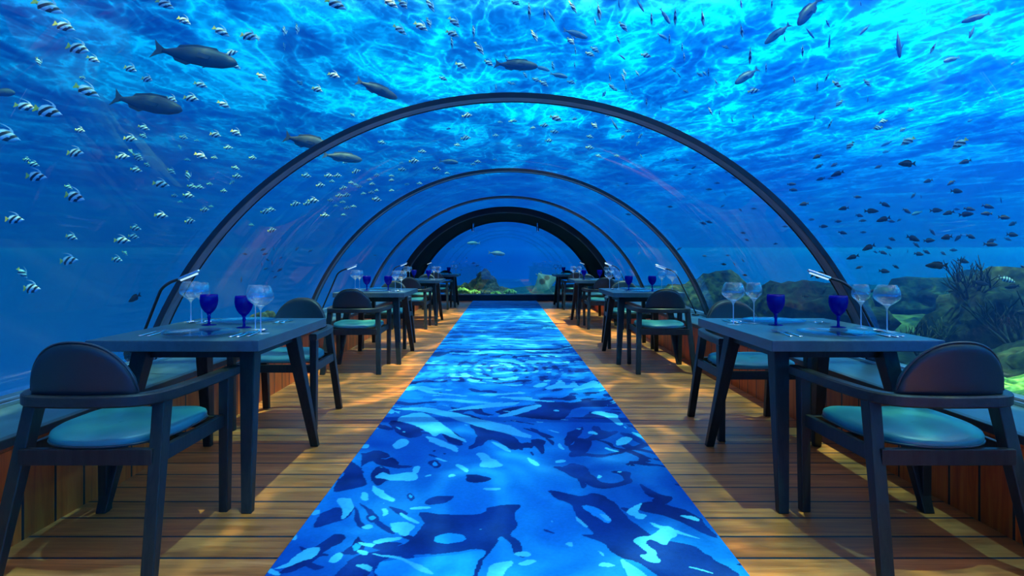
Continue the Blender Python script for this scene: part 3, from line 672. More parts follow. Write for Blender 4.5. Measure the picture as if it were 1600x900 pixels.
for sx, TX, sd_ in ((-1, TXL, 'left'), (1, TXR, 'right')):
    for i, ty in enumerate(TY):
        tn = '%s %s table' % (ORD[i], sd_)
        for far in (0, 1):
            s = -1 if far else 1; rz = PI if far else 0
            spots = SET1[sd_][far] if i == 0 else None
            for kd, nm, cat in (('goblet', 'cobalt blue stemmed water goblet', 'goblet'), ('small', 'clear narrow wine glass', 'wine glass'), ('big', 'clear wide-bowled wine glass', 'wine glass')):
                if spots: x, y = spots[kd]
                else:
                    dx, dy = {'goblet': (0.13, -0.03), 'small': (0.22, -0.10), 'big': (0.30, -0.21)}[kd]
                    x = TX+s*dx+random.uniform(-.012, .012); y = ty+s*dy+random.uniform(-.012, .012)
                o = put(kd, (x, y, TH), rz)
                tag(o, '%s on the %s, at the %s place' % (nm, tn, PLACE[far]), cat, {'goblet': 'blue goblets', 'small': 'narrow wine glasses', 'big': 'wide wine glasses'}[kd])
            px, py = (0.02, -0.285)
            o = put('plate', (TX+s*px, ty+s*py, TH-0.0015), rz)
            tag(o, 'clear glass plate at the %s place of the %s' % (PLACE[far], tn), 'plate', 'glass plates')
            items = [('fork', -0.185, -0.27, 'fork', 'inner fork'), ('fork', -0.222, -0.265, 'fork', 'outer fork'), ('knife', 0.205, -0.285, 'knife', 'inner knife'), ('knife', 0.236, -0.285, 'knife', 'outer knife'), ('spoon', 0.272, -0.27, 'spoon', 'large spoon')]
            if i >= 2: items = [items[0], items[4]]
            for kd, dx, dy, cat, nm in items:
                o = put(kd, (TX+s*dx+random.uniform(-.003, .003), ty+s*dy+random.uniform(-.01, .01), TH), rz+random.uniform(-0.04, 0.04))
                tag(o, 'polished steel %s beside the plate, %s place of the %s' % (nm if i < 2 else kd, PLACE[far], tn), cat, {'fork': 'forks', 'knife': 'knives', 'spoon': 'spoons'}[kd])
        o = put('lamp', (sx*2.245, ty+0.46, 0.43), 0 if sx < 0 else PI)
        if sx > 0: o.rotation_euler = (0, 0, PI-0.0)
        tag(o, 'slim black bent-neck reading lamp on the sill behind the %s' % tn, 'lamp', 'reading lamps on the sills')
# two small spotlights under the dark lining
for k_, sx in enumerate((-1, 1)):
    t = empty('ceiling_spotlight', (sx*0.80-0.02, 15.2, ZC+math.sqrt((R-.03)**2-0.8**2)))
    bm = bmesh.new(); lathe(bm, [(0, 0.0), (0.030, 0.0), (0.030, -0.10), (0.034, -0.115), (0.034, -0.20), (0.028, -0.20), (0.028, -0.19), (0, -0.19)], 20); bm_obj('lamp_housing', bm, M['chrome'], t, False)
    bm = bmesh.new(); lathe(bm, [(0.0, -0.191), (0.027, -0.191), (0.020, -0.196), (0.0, -0.198)], 20); bm_obj('lens', bm, M['lamp_white'], t, True)
    tag(t, 'small pale spotlight hanging under the dark end arch, %s of the two' % ('left' if sx < 0 else 'right'), 'spotlight', 'end arch spotlights')
# ------------------------------------------------------------------ reef
from mathutils import noise as mnoise
def rock_fn(c1, c2, c3, sc=3.0, bump=0.6):
    def fn(k, b, out):
        v = k.coord('Object')
        n = k.noise(v, sc, 6, 0.65, 0.6); vo = k.new('ShaderNodeTexVoronoi', ins={'Vector': v, 'Scale': sc*4})
        f = k.math('ADD', k.math('MULTIPLY', n, 0.8), k.math('MULTIPLY', vo.outputs['Distance'], 0.3))
        k.put(b.inputs['Base Color'], k.ramp(f, [(0.34, c1), (0.52, c2), (0.72, c3)]))
        k.put(b.inputs['Normal'], k.new('ShaderNodeBump', ins={'Strength': bump, 'Distance': 0.05, 'Height': f}).outputs[0])
    return fn
M['reef'] = mat('reef_rock', rough=0.9, spec=0.1, fn=rock_fn((0.004, 0.008, 0.006), (0.014, 0.024, 0.018), (0.045, 0.075, 0.040)))
M['ledge'] = mat('seabed', rough=0.95, spec=0.05, fn=rock_fn((0.005, 0.012, 0.010), (0.014, 0.028, 0.020), (0.05, 0.09, 0.05), 1.4))
M['coral_green'] = mat('yellow_green_coral', rough=0.8, spec=0.15, fn=rock_fn((0.05, 0.14, 0.02), (0.16, 0.34, 0.06), (0.42, 0.68, 0.20), 6, 0.4))
M['coral_tan'] = mat('tan_coral', rough=0.85, spec=0.1, fn=rock_fn((0.015, 0.020, 0.012), (0.05, 0.055, 0.03), (0.12, 0.14, 0.07), 6, 0.4))
M['coral_dark'] = mat('dark_branching_coral', rough=0.9, spec=0.05, fn=rock_fn((0.008, 0.014, 0.012), (0.02, 0.03, 0.02), (0.05, 0.07, 0.04), 6, 0.3))
def fbm(x, y, s=1.0, o=4, seed=0.0):
    return mnoise.fractal(Vector((x*s, y*s, seed)), 1.0, 2.0, o)
def terrain(name, x0, x1, y0, y1, nx, ny, hf, label):
    V = [(x0+(x1-x0)*i/nx, y0+(y1-y0)*j/ny) for j in range(ny+1) for i in range(nx+1)]
    V3 = [(x, y, hf(x, y)) for x, y in V]
    Fc = [[j*(nx+1)+i, j*(nx+1)+i+1, (j+1)*(nx+1)+i+1, (j+1)*(nx+1)+i] for j in range(ny) for i in range(nx)]
    # give it a thick body
    n = len(V3); rim = [i for i in range(nx+1)] + [j*(nx+1)+nx for j in range(1, ny+1)] + [ny*(nx+1)+i for i in range(nx-1, -1, -1)] + [j*(nx+1) for j in range(ny-1, 0, -1)]
    zb = min(v[2] for v in V3)-1.0
    V3 += [(V3[i][0], V3[i][1], zb) for i in rim]; m_ = len(rim)
    for a in range(m_): b = (a+1) % m_; Fc.append([rim[b], rim[a], n+a, n+b])
    Fc.append([n+a for a in range(m_)][::-1])
    o = link(name, mesh_of(V3, Fc), M['ledge'], None, True); o['kind'] = 'stuff'
    tag(o, label, 'seabed'); return o
def h_right(x, y):
    up = min(1.0, max(0.0, (x-3.6)/3.0)); up *= min(1.0, max(0.0, (16.0-y)/4.0))
    return -0.45 + up*(0.30+0.45*fbm(x, y, 0.35, 4, 3.0)) + 0.22*fbm(x, y, 1.2, 4, 9.0)*(0.4+0.6*up) + 0.10*max(0, x-9)*0.5
def h_left(x, y):
    drop = max(0.0, -(x+3.7)); return 0.02 - 2.5*drop*drop - 0.05*max(0, y-9) + 0.16*fbm(x, y, 1.1, 4, 1.0) - 1.5*max(0, 5.2-y)
def h_end(x, y):
    return -0.62 + 0.05*max(0, min(6, y-17))*max(0, min(1, (x+0.5)/3)) - 1.2*max(0, -(x+1.5))**2 + 0.12*fbm(x, y, 0.7, 4, 5.0)
terrain('seabed', 2.95, 34, -1.5, 16.2, 120, 80, h_right, 'rocky sloping seabed with coral rubble on the right side of the tunnel')
terrain('seabed', -7.5, -2.75, 4.2, 16.2, 40, 90, h_left, 'narrow rocky ledge just outside the left side of the tunnel')
terrain('seabed', -2.3, 26, 16.6, 34, 80, 60, h_end, 'dim seabed beyond the end window')

def boulder(name, loc, r, label, m='reef', seed=0, sub=4, amp=0.35, cat='rock', group=None):
    bm = bmesh.new(); bmesh.ops.create_icosphere(bm, subdivisions=sub, radius=1.0)
    for v in bm.verts:
        d = v.co.normalized()
        n = mnoise.fractal(d*1.7+Vector((seed*3.1, seed, 0)), 0.9, 2.0, 5)
        v.co = d*(1+amp*n)
        v.co = Vector((v.co.x*r[0], v.co.y*r[1], v.co.z*r[2]))
    o = bm_obj(name, bm, M[m], None, True); o.location = loc; o.rotation_euler = (0, 0, seed)
    tag(o, label, cat, group); return o
def plate_coral(loc, r, label, seed=0, tiers=5, m='coral_green'):
    rnd = random.Random(seed); bm = bmesh.new()
    for t_ in range(tiers):
        cx, cy = rnd.uniform(-.5, .5)*r, rnd.uniform(-.5, .5)*r; z = (t_/tiers)*r*0.75; rr = r*rnd.uniform(.5, .8)*(1-0.35*t_/tiers)
        n = 40; rings = []
        for s_, dz, sg in ((0.08, -0.28*r, 0), (0.5, -0.06*r, 0.3), (1.0, 0.0, 1), (1.02, 0.02*r, 1), (0.55, 0.0, 0.4), (0.12, -0.04*r, 0)):
            rings.append([bm.verts.new((cx+rr*s_*(1+0.10*math.sin(5*a+t_))*math.cos(a), cy+rr*s_*(1+0.10*math.sin(5*a+t_))*math.sin(a),
                          z+dz+sg*0.06*r*math.sin(7*a+2*t_))) for a in (2*PI*i/n for i in range(n))])
        for a, b in zip(rings, rings[1:]):
            for i in range(n): bm.faces.new([a[i], a[(i+1) % n], b[(i+1) % n], b[i]])
        bm.faces.new(rings[0]); bm.faces.new(rings[-1][::-1])
    o = bm_obj('plate_coral', bm, M[m], None, True); o.location = loc
    tag(o, label, 'coral'); return o
def knob_coral(loc, r, label, seed=0, n=26, m='coral_green'):
    rnd = random.Random(seed); bm = bmesh.new()
    for i in range(n):
        a = rnd.uniform(0, 2*PI); q = math.sqrt(rnd.random()); x, y = r*q*math.cos(a), r*q*math.sin(a); z = r*0.55*math.sqrt(max(0, 1-q*q))
        k_ = r*rnd.uniform(.16, .26)
        bmesh.ops.create_icosphere(bm, subdivisions=2, radius=1, matrix=Matrix.Translation((x, y, z)) @ Matrix.Diagonal((k_, k_, k_*rnd.uniform(.9, 1.5), 1)))
    o = bm_obj('knobby_coral', bm, M[m], None, True); o.location = loc
    tag(o, label, 'coral'); return o
def branch_coral(loc, h, label, seed=0, m='coral_dark', n=9, spread=0.8):
    rnd = random.Random(seed); bm = bmesh.new()
    def grow(p, d, l, r, lev):
        pts = [p]; q = Vector(p)
        for s_ in range(3):
            d = (d+Vector((rnd.uniform(-.25, .25), rnd.uniform(-.25, .25), rnd.uniform(0, .15)))).normalized(); q = q+d*l/3; pts.append(q.copy())
        sweep(bm, pts, circ(r, 6), scales=[1, .9, .8, .6], up=Vector((0.3, 1, 0.2)))
        if lev > 0:
            for _ in range(3):
                dd = (d+Vector((rnd.uniform(-1, 1), rnd.uniform(-1, 1), rnd.uniform(-.1, .6)))*0.8).normalized()
                grow(pts[rnd.choice((1, 2, 3))], dd, l*0.7, r*0.62, lev-1)
    for i in range(n):
        a = 2*PI*i/n+rnd.uniform(-.3, .3)
        grow(Vector((0.06*h*math.cos(a), 0.06*h*math.sin(a), 0)), Vector((spread*math.cos(a), spread*math.sin(a), rnd.uniform(.6, 1.3))).normalized(), h*0.45, h*0.028, 2)
    o = bm_obj('branching_coral', bm, M[m], None, True); o.location = loc
    tag(o, label, 'coral'); return o
# right hand reef, near to far
boulder('reef_rock', (6.9, 8.3, 0.05), (1.25, 1.0, 0.85), 'big dark coral rock on the right slope behind the near right armchair', seed=1)
boulder('reef_rock', (5.6, 6.2, -0.25), (0.75, 0.7, 0.55), 'low dark reef rock on the right, left of the branching coral', seed=2)
boulder('reef_rock', (8.8, 9.6, 0.15), (1.2, 0.9, 0.8), 'broad reef rock beyond the branching coral at the right edge', seed=3)
boulder('reef_rock', (5.3, 10.8, -0.1), (1.3, 1.1, 0.75), 'hazy reef rock on the right between the first and second arches', seed=4)
boulder('reef_rock', (4.4, 13.4, -0.1), (0.9, 1.2, 0.8), 'distant reef rock on the right close to the second arch', seed=5)
boulder('reef_rock', (10.5, 13.6, -0.1), (2.0, 1.2, 0.8), 'long far reef ridge fading into the haze on the right', seed=6)
branch_coral((5.75, 6.9, 0.05), 0.85, 'tall dark branching coral on the right reef above the near armchair back', 1)
branch_coral((6.9, 6.9, 0.1), 0.75, 'dark branching coral bush at the far right edge of the reef', 2)
branch_coral((5.0, 7.4, -0.1), 0.6, 'smaller branching coral bush behind the near right table', 3, 'coral_tan')
branch_coral((6.0, 8.0, 0.55), 0.65, 'spiky coral bush growing on top of the big dark coral rock', 4)
plate_coral((4.25, 4.75, -0.22), 0.62, 'yellow-green plate coral beside the right armchair back, closest to the glass', 1)
plate_coral((4.95, 5.35, -0.12), 0.60, 'yellow-green plate coral at the right picture edge behind the closest one', 2)
plate_coral((3.75, 4.2, -0.30), 0.42, 'low plate coral just outside the glass beside the near right armchair', 3)
plate_coral((6.7, 6.2, 0.15), 0.55, 'pale green plate coral high on the slope at the right edge', 4)
plate_coral((4.3, 5.9, -0.25), 0.40, 'small plate coral seen past the corner of the near right table', 5)
knob_coral((3.6, 5.2, -0.32), 0.30, 'knobby green coral under the near right table edge, outside the glass', 6)
knob_coral((5.3, 5.7, -0.05), 0.30, 'knobby tan coral between the plate corals on the right', 7, m='coral_tan')
knob_coral((3.9, 7.3, -0.2), 0.36, 'knobby tan coral outside the right glass near the first arch foot', 8, m='coral_tan')
plate_coral((4.1, 9.2, -0.2), 0.5, 'hazy plate coral right of the second right table', 9)
# left ledge
for i, (x, y, z, r, lb) in enumerate([(-3.35, 7.2, 0.14, 0.30, 'round green coral head seen between the goblets on the near left table'), (-3.15, 8.0, 0.22, 0.24, 'green coral head left of the far-side chair at the near left table'),
        (-3.05, 5.6, 0.10, 0.26, 'green coral visible under the near left table top'), (-3.55, 6.3, 0.10, 0.30, 'mossy coral lump on the left ledge behind the near left table leg'), (-3.0, 8.9, 0.2, 0.24, 'small coral head on the left ledge close to the second arch')]):
    knob_coral((x, y, z), r, lb, 20+i, 22, 'coral_green' if i % 2 == 0 else 'coral_tan')
boulder('reef_rock', (-3.3, 7.6, 0.05), (0.40, 0.9, 0.24), 'low flat rock carrying coral heads on the left ledge', seed=8, sub=3)
# the coral outcrop beyond the end window
boulder('reef_rock', (-0.72, 18.6, 0.0), (0.62, 0.5, 0.62), 'dark peaked coral rock beyond the end window, tallest of the outcrop', seed=11)
boulder('reef_rock', (-1.35, 18.3, -0.1), (0.48, 0.4, 0.42), 'low reddish coral rock at the left of the outcrop beyond the end window', seed=12)
boulder('reef_rock', (-0.35, 18.2, -0.1), (0.65, 0.5, 0.42), 'rounded tan coral rock at the right of the outcrop beyond the end window', 'coral_tan', seed=13)
for i, (x, y, z, r, m_, lb) in enumerate([(-1.25, 17.6, 0.12, 0.20, 'coral_green', 'bright green knobby coral at the left foot of the end outcrop'), (-0.92, 17.55, 0.09, 0.18, 'coral_green', 'bright green knobby coral, second from the left at the outcrop foot'),
        (-0.60, 17.5, 0.08, 0.17, 'coral_tan', 'tan knobby coral in the middle of the outcrop foot'), (-0.28, 17.5, 0.06, 0.16, 'coral_green', 'pale green coral at the right foot of the end outcrop'),
        (0.10, 17.9, 0.07, 0.20, 'coral_green', 'pale teal coral cluster at the right end of the outcrop')]):
    knob_coral((x, y, z), r, lb, 40+i, 30, m_)
branch_coral((-0.78, 18.4, 0.45), 0.3, 'little branching coral on the peak of the end outcrop', 51, n=6)

# ray over the sand
def ray_fn(k, b, out):
    v = k.coord('Object')
    s = k.new('ShaderNodeSeparateXYZ', ins={0: v})
    def blot(cx, cy, r):
        d = k.math('SQRT', k.math('ADD', k.math('POWER', k.math('SUBTRACT', s.outputs[0], cx), 2.0), k.math('POWER', k.math('MULTIPLY', k.math('SUBTRACT', s.outputs[1], cy), 1.0), 2.0)))
        d = k.math('ADD', d, k.math('MULTIPLY', k.math('SUBTRACT', k.noise(v, 14, 3), 0.5), 0.10)); return k.new('ShaderNodeMapRange', ins={'Value': d, 'From Min': r, 'From Max': r+0.04, 'To Min': 1.0, 'To Max': 0.0}).outputs[0]
    m1 = k.math('MAXIMUM', blot(-0.06, 0.0, 0.09), blot(0.13, 0.03, 0.075))
    k.put(b.inputs['Base Color'], k.mix(m1, (0.03, 0.12, 0.17), (0.005, 0.02, 0.04)))
M['ray'] = mat('ray_skin', rough=0.6, spec=0.2, fn=ray_fn)
def make_ray():
    n, V, Fc = 40, [], []
    def half(u):   # chord (front, back) at span position u -1..1
        a = abs(u); return 0.34*(1-a)**1.5+0.015-0.10*a, -0.32*(1-a)**1.0-0.015-0.10*a
    mrow = 10
    for side in (1, -1):
        for i in range(n+1):
            u = -1+2*i/n; f_, b_ = half(u)
            for j in range(mrow+1):
                t_ = j/mrow; y = b_+(f_-b_)*t_; th = 0.055*(1-abs(u))**1.2*math.sin(PI*min(1, max(0, t_)))**0.7
                V.append((u*0.5, y, side*th + 0.10*abs(u)**1.6*(1 if u > 0 else -0.6)))
    N = (n+1)*(mrow+1)
    for s_ in (0, 1):
        for i in range(n):
            for j in range(mrow):
                a = s_*N+i*(mrow+1)+j; f = [a, a+mrow+1, a+mrow+2, a+1]; Fc.append(f if s_ == 0 else f[::-1])
    o = link('ray_fish', mesh_of(V, Fc), M['ray'], None, True)
    bm = bmesh.new(); sweep(bm, smooth_path([(0, -0.28, 0), (0.02, -0.5, -0.01), (0.05, -0.75, -0.03)], 5), circ(0.010, 6), scales=None); bm_obj('tail', bm, M['ray'], o, True)
    bm = bmesh.new()
    for s_ in (-1, 1): sweep(bm, [(s_*0.07, 0.28, 0), (s_*0.085, 0.34, -0.01), (s_*0.07, 0.38, -0.02)], circ(0.014, 6), scales=[1, .8, .4])
    bm_obj('cephalic_fins', bm, M['ray'], o, True); return o
ray = make_ray(); ray.location = (1.18, 19.0, 0.42); ray.scale = (0.98, 0.98, 0.98)
ray.rotation_euler = (math.radians(55), math.radians(-27), math.radians(10))
tag(ray, 'pale ray with two dark blotches gliding behind the right side of the end window', 'ray')

# ------------------------------------------------------------------ fish
def banner_fn(k, b, out):
    s = k.new('ShaderNodeSeparateXYZ', ins={0: k.new('ShaderNodeTexCoord').outputs['Object']})
    x, z = s.outputs[0], s.outputs[2]
    u = k.math('SUBTRACT', x, k.math('MULTIPLY', z, 0.95))
    def band(c, h): return k.math('LESS_THAN', k.math('ABSOLUTE', k.math('SUBTRACT', u, c)), h)
    bk = k.math('MAXIMUM', band(0.235, 0.075), band(-0.085, 0.085))
    c = k.mix(bk, (0.50, 0.66, 0.68), (0.012, 0.014, 0.016))
    yl = k.math('LESS_THAN', x, -0.30)
    c = k.mix(yl, c, (0.62, 0.55, 0.05)); k.put(b.inputs['Base Color'], c)
M['banner'] = mat('striped_fish_skin', rough=0.45, spec=0.4, fn=banner_fn)
M['banner_tail'] = mat('yellow_fin', (0.62, 0.55, 0.06), 0.5)
M['banner_fin'] = mat('white_pennant_fin', (0.50, 0.66, 0.68), 0.5)
def dk(c1, c2):
    def fn(k, b, out):
        s = k.new('ShaderNodeSeparateXYZ', ins={0: k.new('ShaderNodeTexCoord').outputs['Object']})
        k.put(b.inputs['Base Color'], k.mix(k.noise(k.coord('Object'), 9, 3), c1, c2))
    return fn
M['darkfish'] = mat('dark_fish_skin', rough=0.6, spec=0.15, fn=dk((0.006, 0.012, 0.016), (0.02, 0.03, 0.035)))
M['bigfish'] = mat('grey_blue_fish_skin', rough=0.5, spec=0.3, fn=dk((0.02, 0.04, 0.05), (0.05, 0.08, 0.09)))
M['bluefish'] = mat('silvery_blue_fish_skin', rough=0.4, spec=0.4, fn=dk((0.05, 0.16, 0.26), (0.12, 0.28, 0.38)))
M['palefish'] = mat('pale_fish_skin', rough=0.45, spec=0.4, fn=dk((0.16, 0.36, 0.26), (0.30, 0.50, 0.36)))
def serg_fn(k, b, out):
    s = k.new('ShaderNodeSeparateXYZ', ins={0: k.new('ShaderNodeTexCoord').outputs['Object']})
    st = k.math('GREATER_THAN', k.math('SINE', k.math('MULTIPLY', s.outputs[0], 42.0)), 0.1)
    k.put(b.inputs['Base Color'], k.mix(st, (0.65, 0.75, 0.72), (0.03, 0.04, 0.05)))
M['sergeant'] = mat('barred_fish_skin', rough=0.5, fn=serg_fn)
def fish_body(bm, rows, nn=14):
    """rows: (x, half height up, half height down, half width)"""
    rings = []
    for x, hu, hd, w_ in rows:
        rings.append([bm.verts.new((x, w_*math.cos(a), (hu if math.sin(a) > 0 else hd)*math.sin(a))) for a in (2*PI*i/nn for i in range(nn))])
    for a, b in zip(rings, rings[1:]):
        for i in range(nn): bm.faces.new([a[i], a[(i+1) % nn], b[(i+1) % nn], b[i]])
    bm.faces.new(rings[0]); bm.faces.new(rings[-1][::-1])
def fin(bm, pts, th=0.012):
    a = [bm.verts.new((x, -th/2, z)) for x, z in pts]; b = [bm.verts.new((x, th/2, z)) for x, z in pts]; n = len(pts)
    bm.faces.new(a); bm.faces.new(b[::-1])
    for i in range(n): bm.faces.new([a[i], b[i], b[(i+1) % n], a[(i+1) % n]])
SHAPES = {
 'B': dict(name='bannerfish', m=('banner', 'banner_tail', 'banner_fin'), body=[(0.49, .010, .010, .010), (0.43, .032, .03, .022), (0.36, .085, .08, .05), (0.24, .15, .14, .075), (0.08, .195, .185, .085), (-0.08, .19, .19, .078), (-0.22, .145, .15, .055), (-0.32, .07, .075, .03), (-0.37, .04, .04, .018)],
   tail=[(-0.34, .04), (-0.47, .13), (-0.50, .12), (-0.475, 0), (-0.50, -.12), (-0.47, -.13), (-0.34, -.04)],
   dors=[(0.20, .15), (0.16, .24), (0.04, .32), (-0.14, .37), (-0.36, .38), (-0.14, .345), (0.03, .28), (0.06, .23), (-0.12, .225), (-0.28, .16), (-0.32, .05), (0.0, .12)], anal=[(0.0, -.16), (-0.10, -.225), (-0.24, -.21), (-0.32, -.06), (-0.2, -.08)]),
 'D': dict(name='damselfish', m=('darkfish',)*3, body=[(0.46, .015, .015, .012), (0.38, .07, .06, .04), (0.22, .135, .12, .07), (0.05, .155, .15, .075), (-0.12, .125, .12, .06), (-0.26, .06, .06, .03), (-0.33, .035, .035, .018)],
   tail=[(-0.30, .03), (-0.44, .12), (-0.50, .14), (-0.43, 0), (-0.50, -.13), (-0.44, -.11), (-0.30, -.03)],
   dors=[(0.22, .12), (0.10, .19), (-0.10, .20), (-0.24, .15), (-0.27, .05), (0.0, .10)], anal=[(0.0, -.13), (-0.12, -.18), (-0.24, -.14), (-0.26, -.05), (-0.1, -.08)]),
 'L': dict(name='parrotfish', m=('bigfish',)*3, body=[(0.49, .02, .02, .02), (0.45, .06, .055, .04), (0.34, .105, .095, .06), (0.15, .135, .115, .075), (-0.05, .12, .105, .065), (-0.22, .07, .065, .04), (-0.33, .035, .035, .022), (-0.38, .030, .030, .016)],
   tail=[(-0.36, .028), (-0.44, .08), (-0.50, .14), (-0.49, .12), (-0.45, 0), (-0.49, -.10), (-0.50, -.12), (-0.44, -.07), (-0.36, -.028)],
   dors=[(0.28, .10), (0.22, .155), (0.0, .160), (-0.20, .115), (-0.24, .05), (0.0, .08)], anal=[(0.0, -.09), (-0.08, -.135), (-0.22, -.10), (-0.26, -.045), (-0.1, -.06)]),
}
SHAPES['P'] = dict(SHAPES['L'], name='snapper', m=('palefish',)*3)
SHAPES['U'] = dict(SHAPES['L'], name='fusilier', m=('bluefish',)*3)
SHAPES['S'] = dict(SHAPES['D'], name='sergeant_fish', m=('sergeant',)*3)
FP = {}
def fish_proto(kind, parts):
    S = SHAPES[kind]; key = (kind, parts)
    if key in FP: return copy_tree(FP[key])
    bm = bmesh.new(); fish_body(bm, S['body'])
    if not parts:
        fin(bm, S['tail']); fin(bm, S['dors']); fin(bm, S['anal'])
        o = bm_obj(S['name'], bm, M[S['m'][0]], None, True)
    else:
        o = bm_obj(S['name'], bm, M[S['m'][0]], None, True)
        bm = bmesh.new(); fin(bm, S['tail'], 0.010); bm_obj('tail_fin', bm, M[S['m'][1]], o)
        bm = bmesh.new(); fin(bm, S['dors'], 0.014); bm_obj('dorsal_fin', bm, M[S['m'][2]], o)
        bm = bmesh.new(); fin(bm, S['anal'], 0.012); bm_obj('anal_fin', bm, M[S['m'][0]], o)
        bm = bmesh.new()
        for s_ in (-1, 1): 
            fw = max(r[3] for r in S['body'])
            v = [bm.verts.new(p) for p in ((0.20, s_*fw*0.9, 0.0), (0.08, s_*(fw+0.05), -0.01), (0.06, s_*(fw+0.05), -0.07), (0.18, s_*fw*0.9, -0.05))]
            w2 = [bm.verts.new(p.co+Vector((0, s_*0.008, 0))) for p in v]
            bm.faces.new(v); bm.faces.new(w2[::-1])
            for i in range(4): bm.faces.new([v[i], w2[i], w2[(i+1) % 4], v[(i+1) % 4]])
        bm_obj('pectoral_fins', bm, M[S['m'][2]], o)
    FP[key] = o; return o
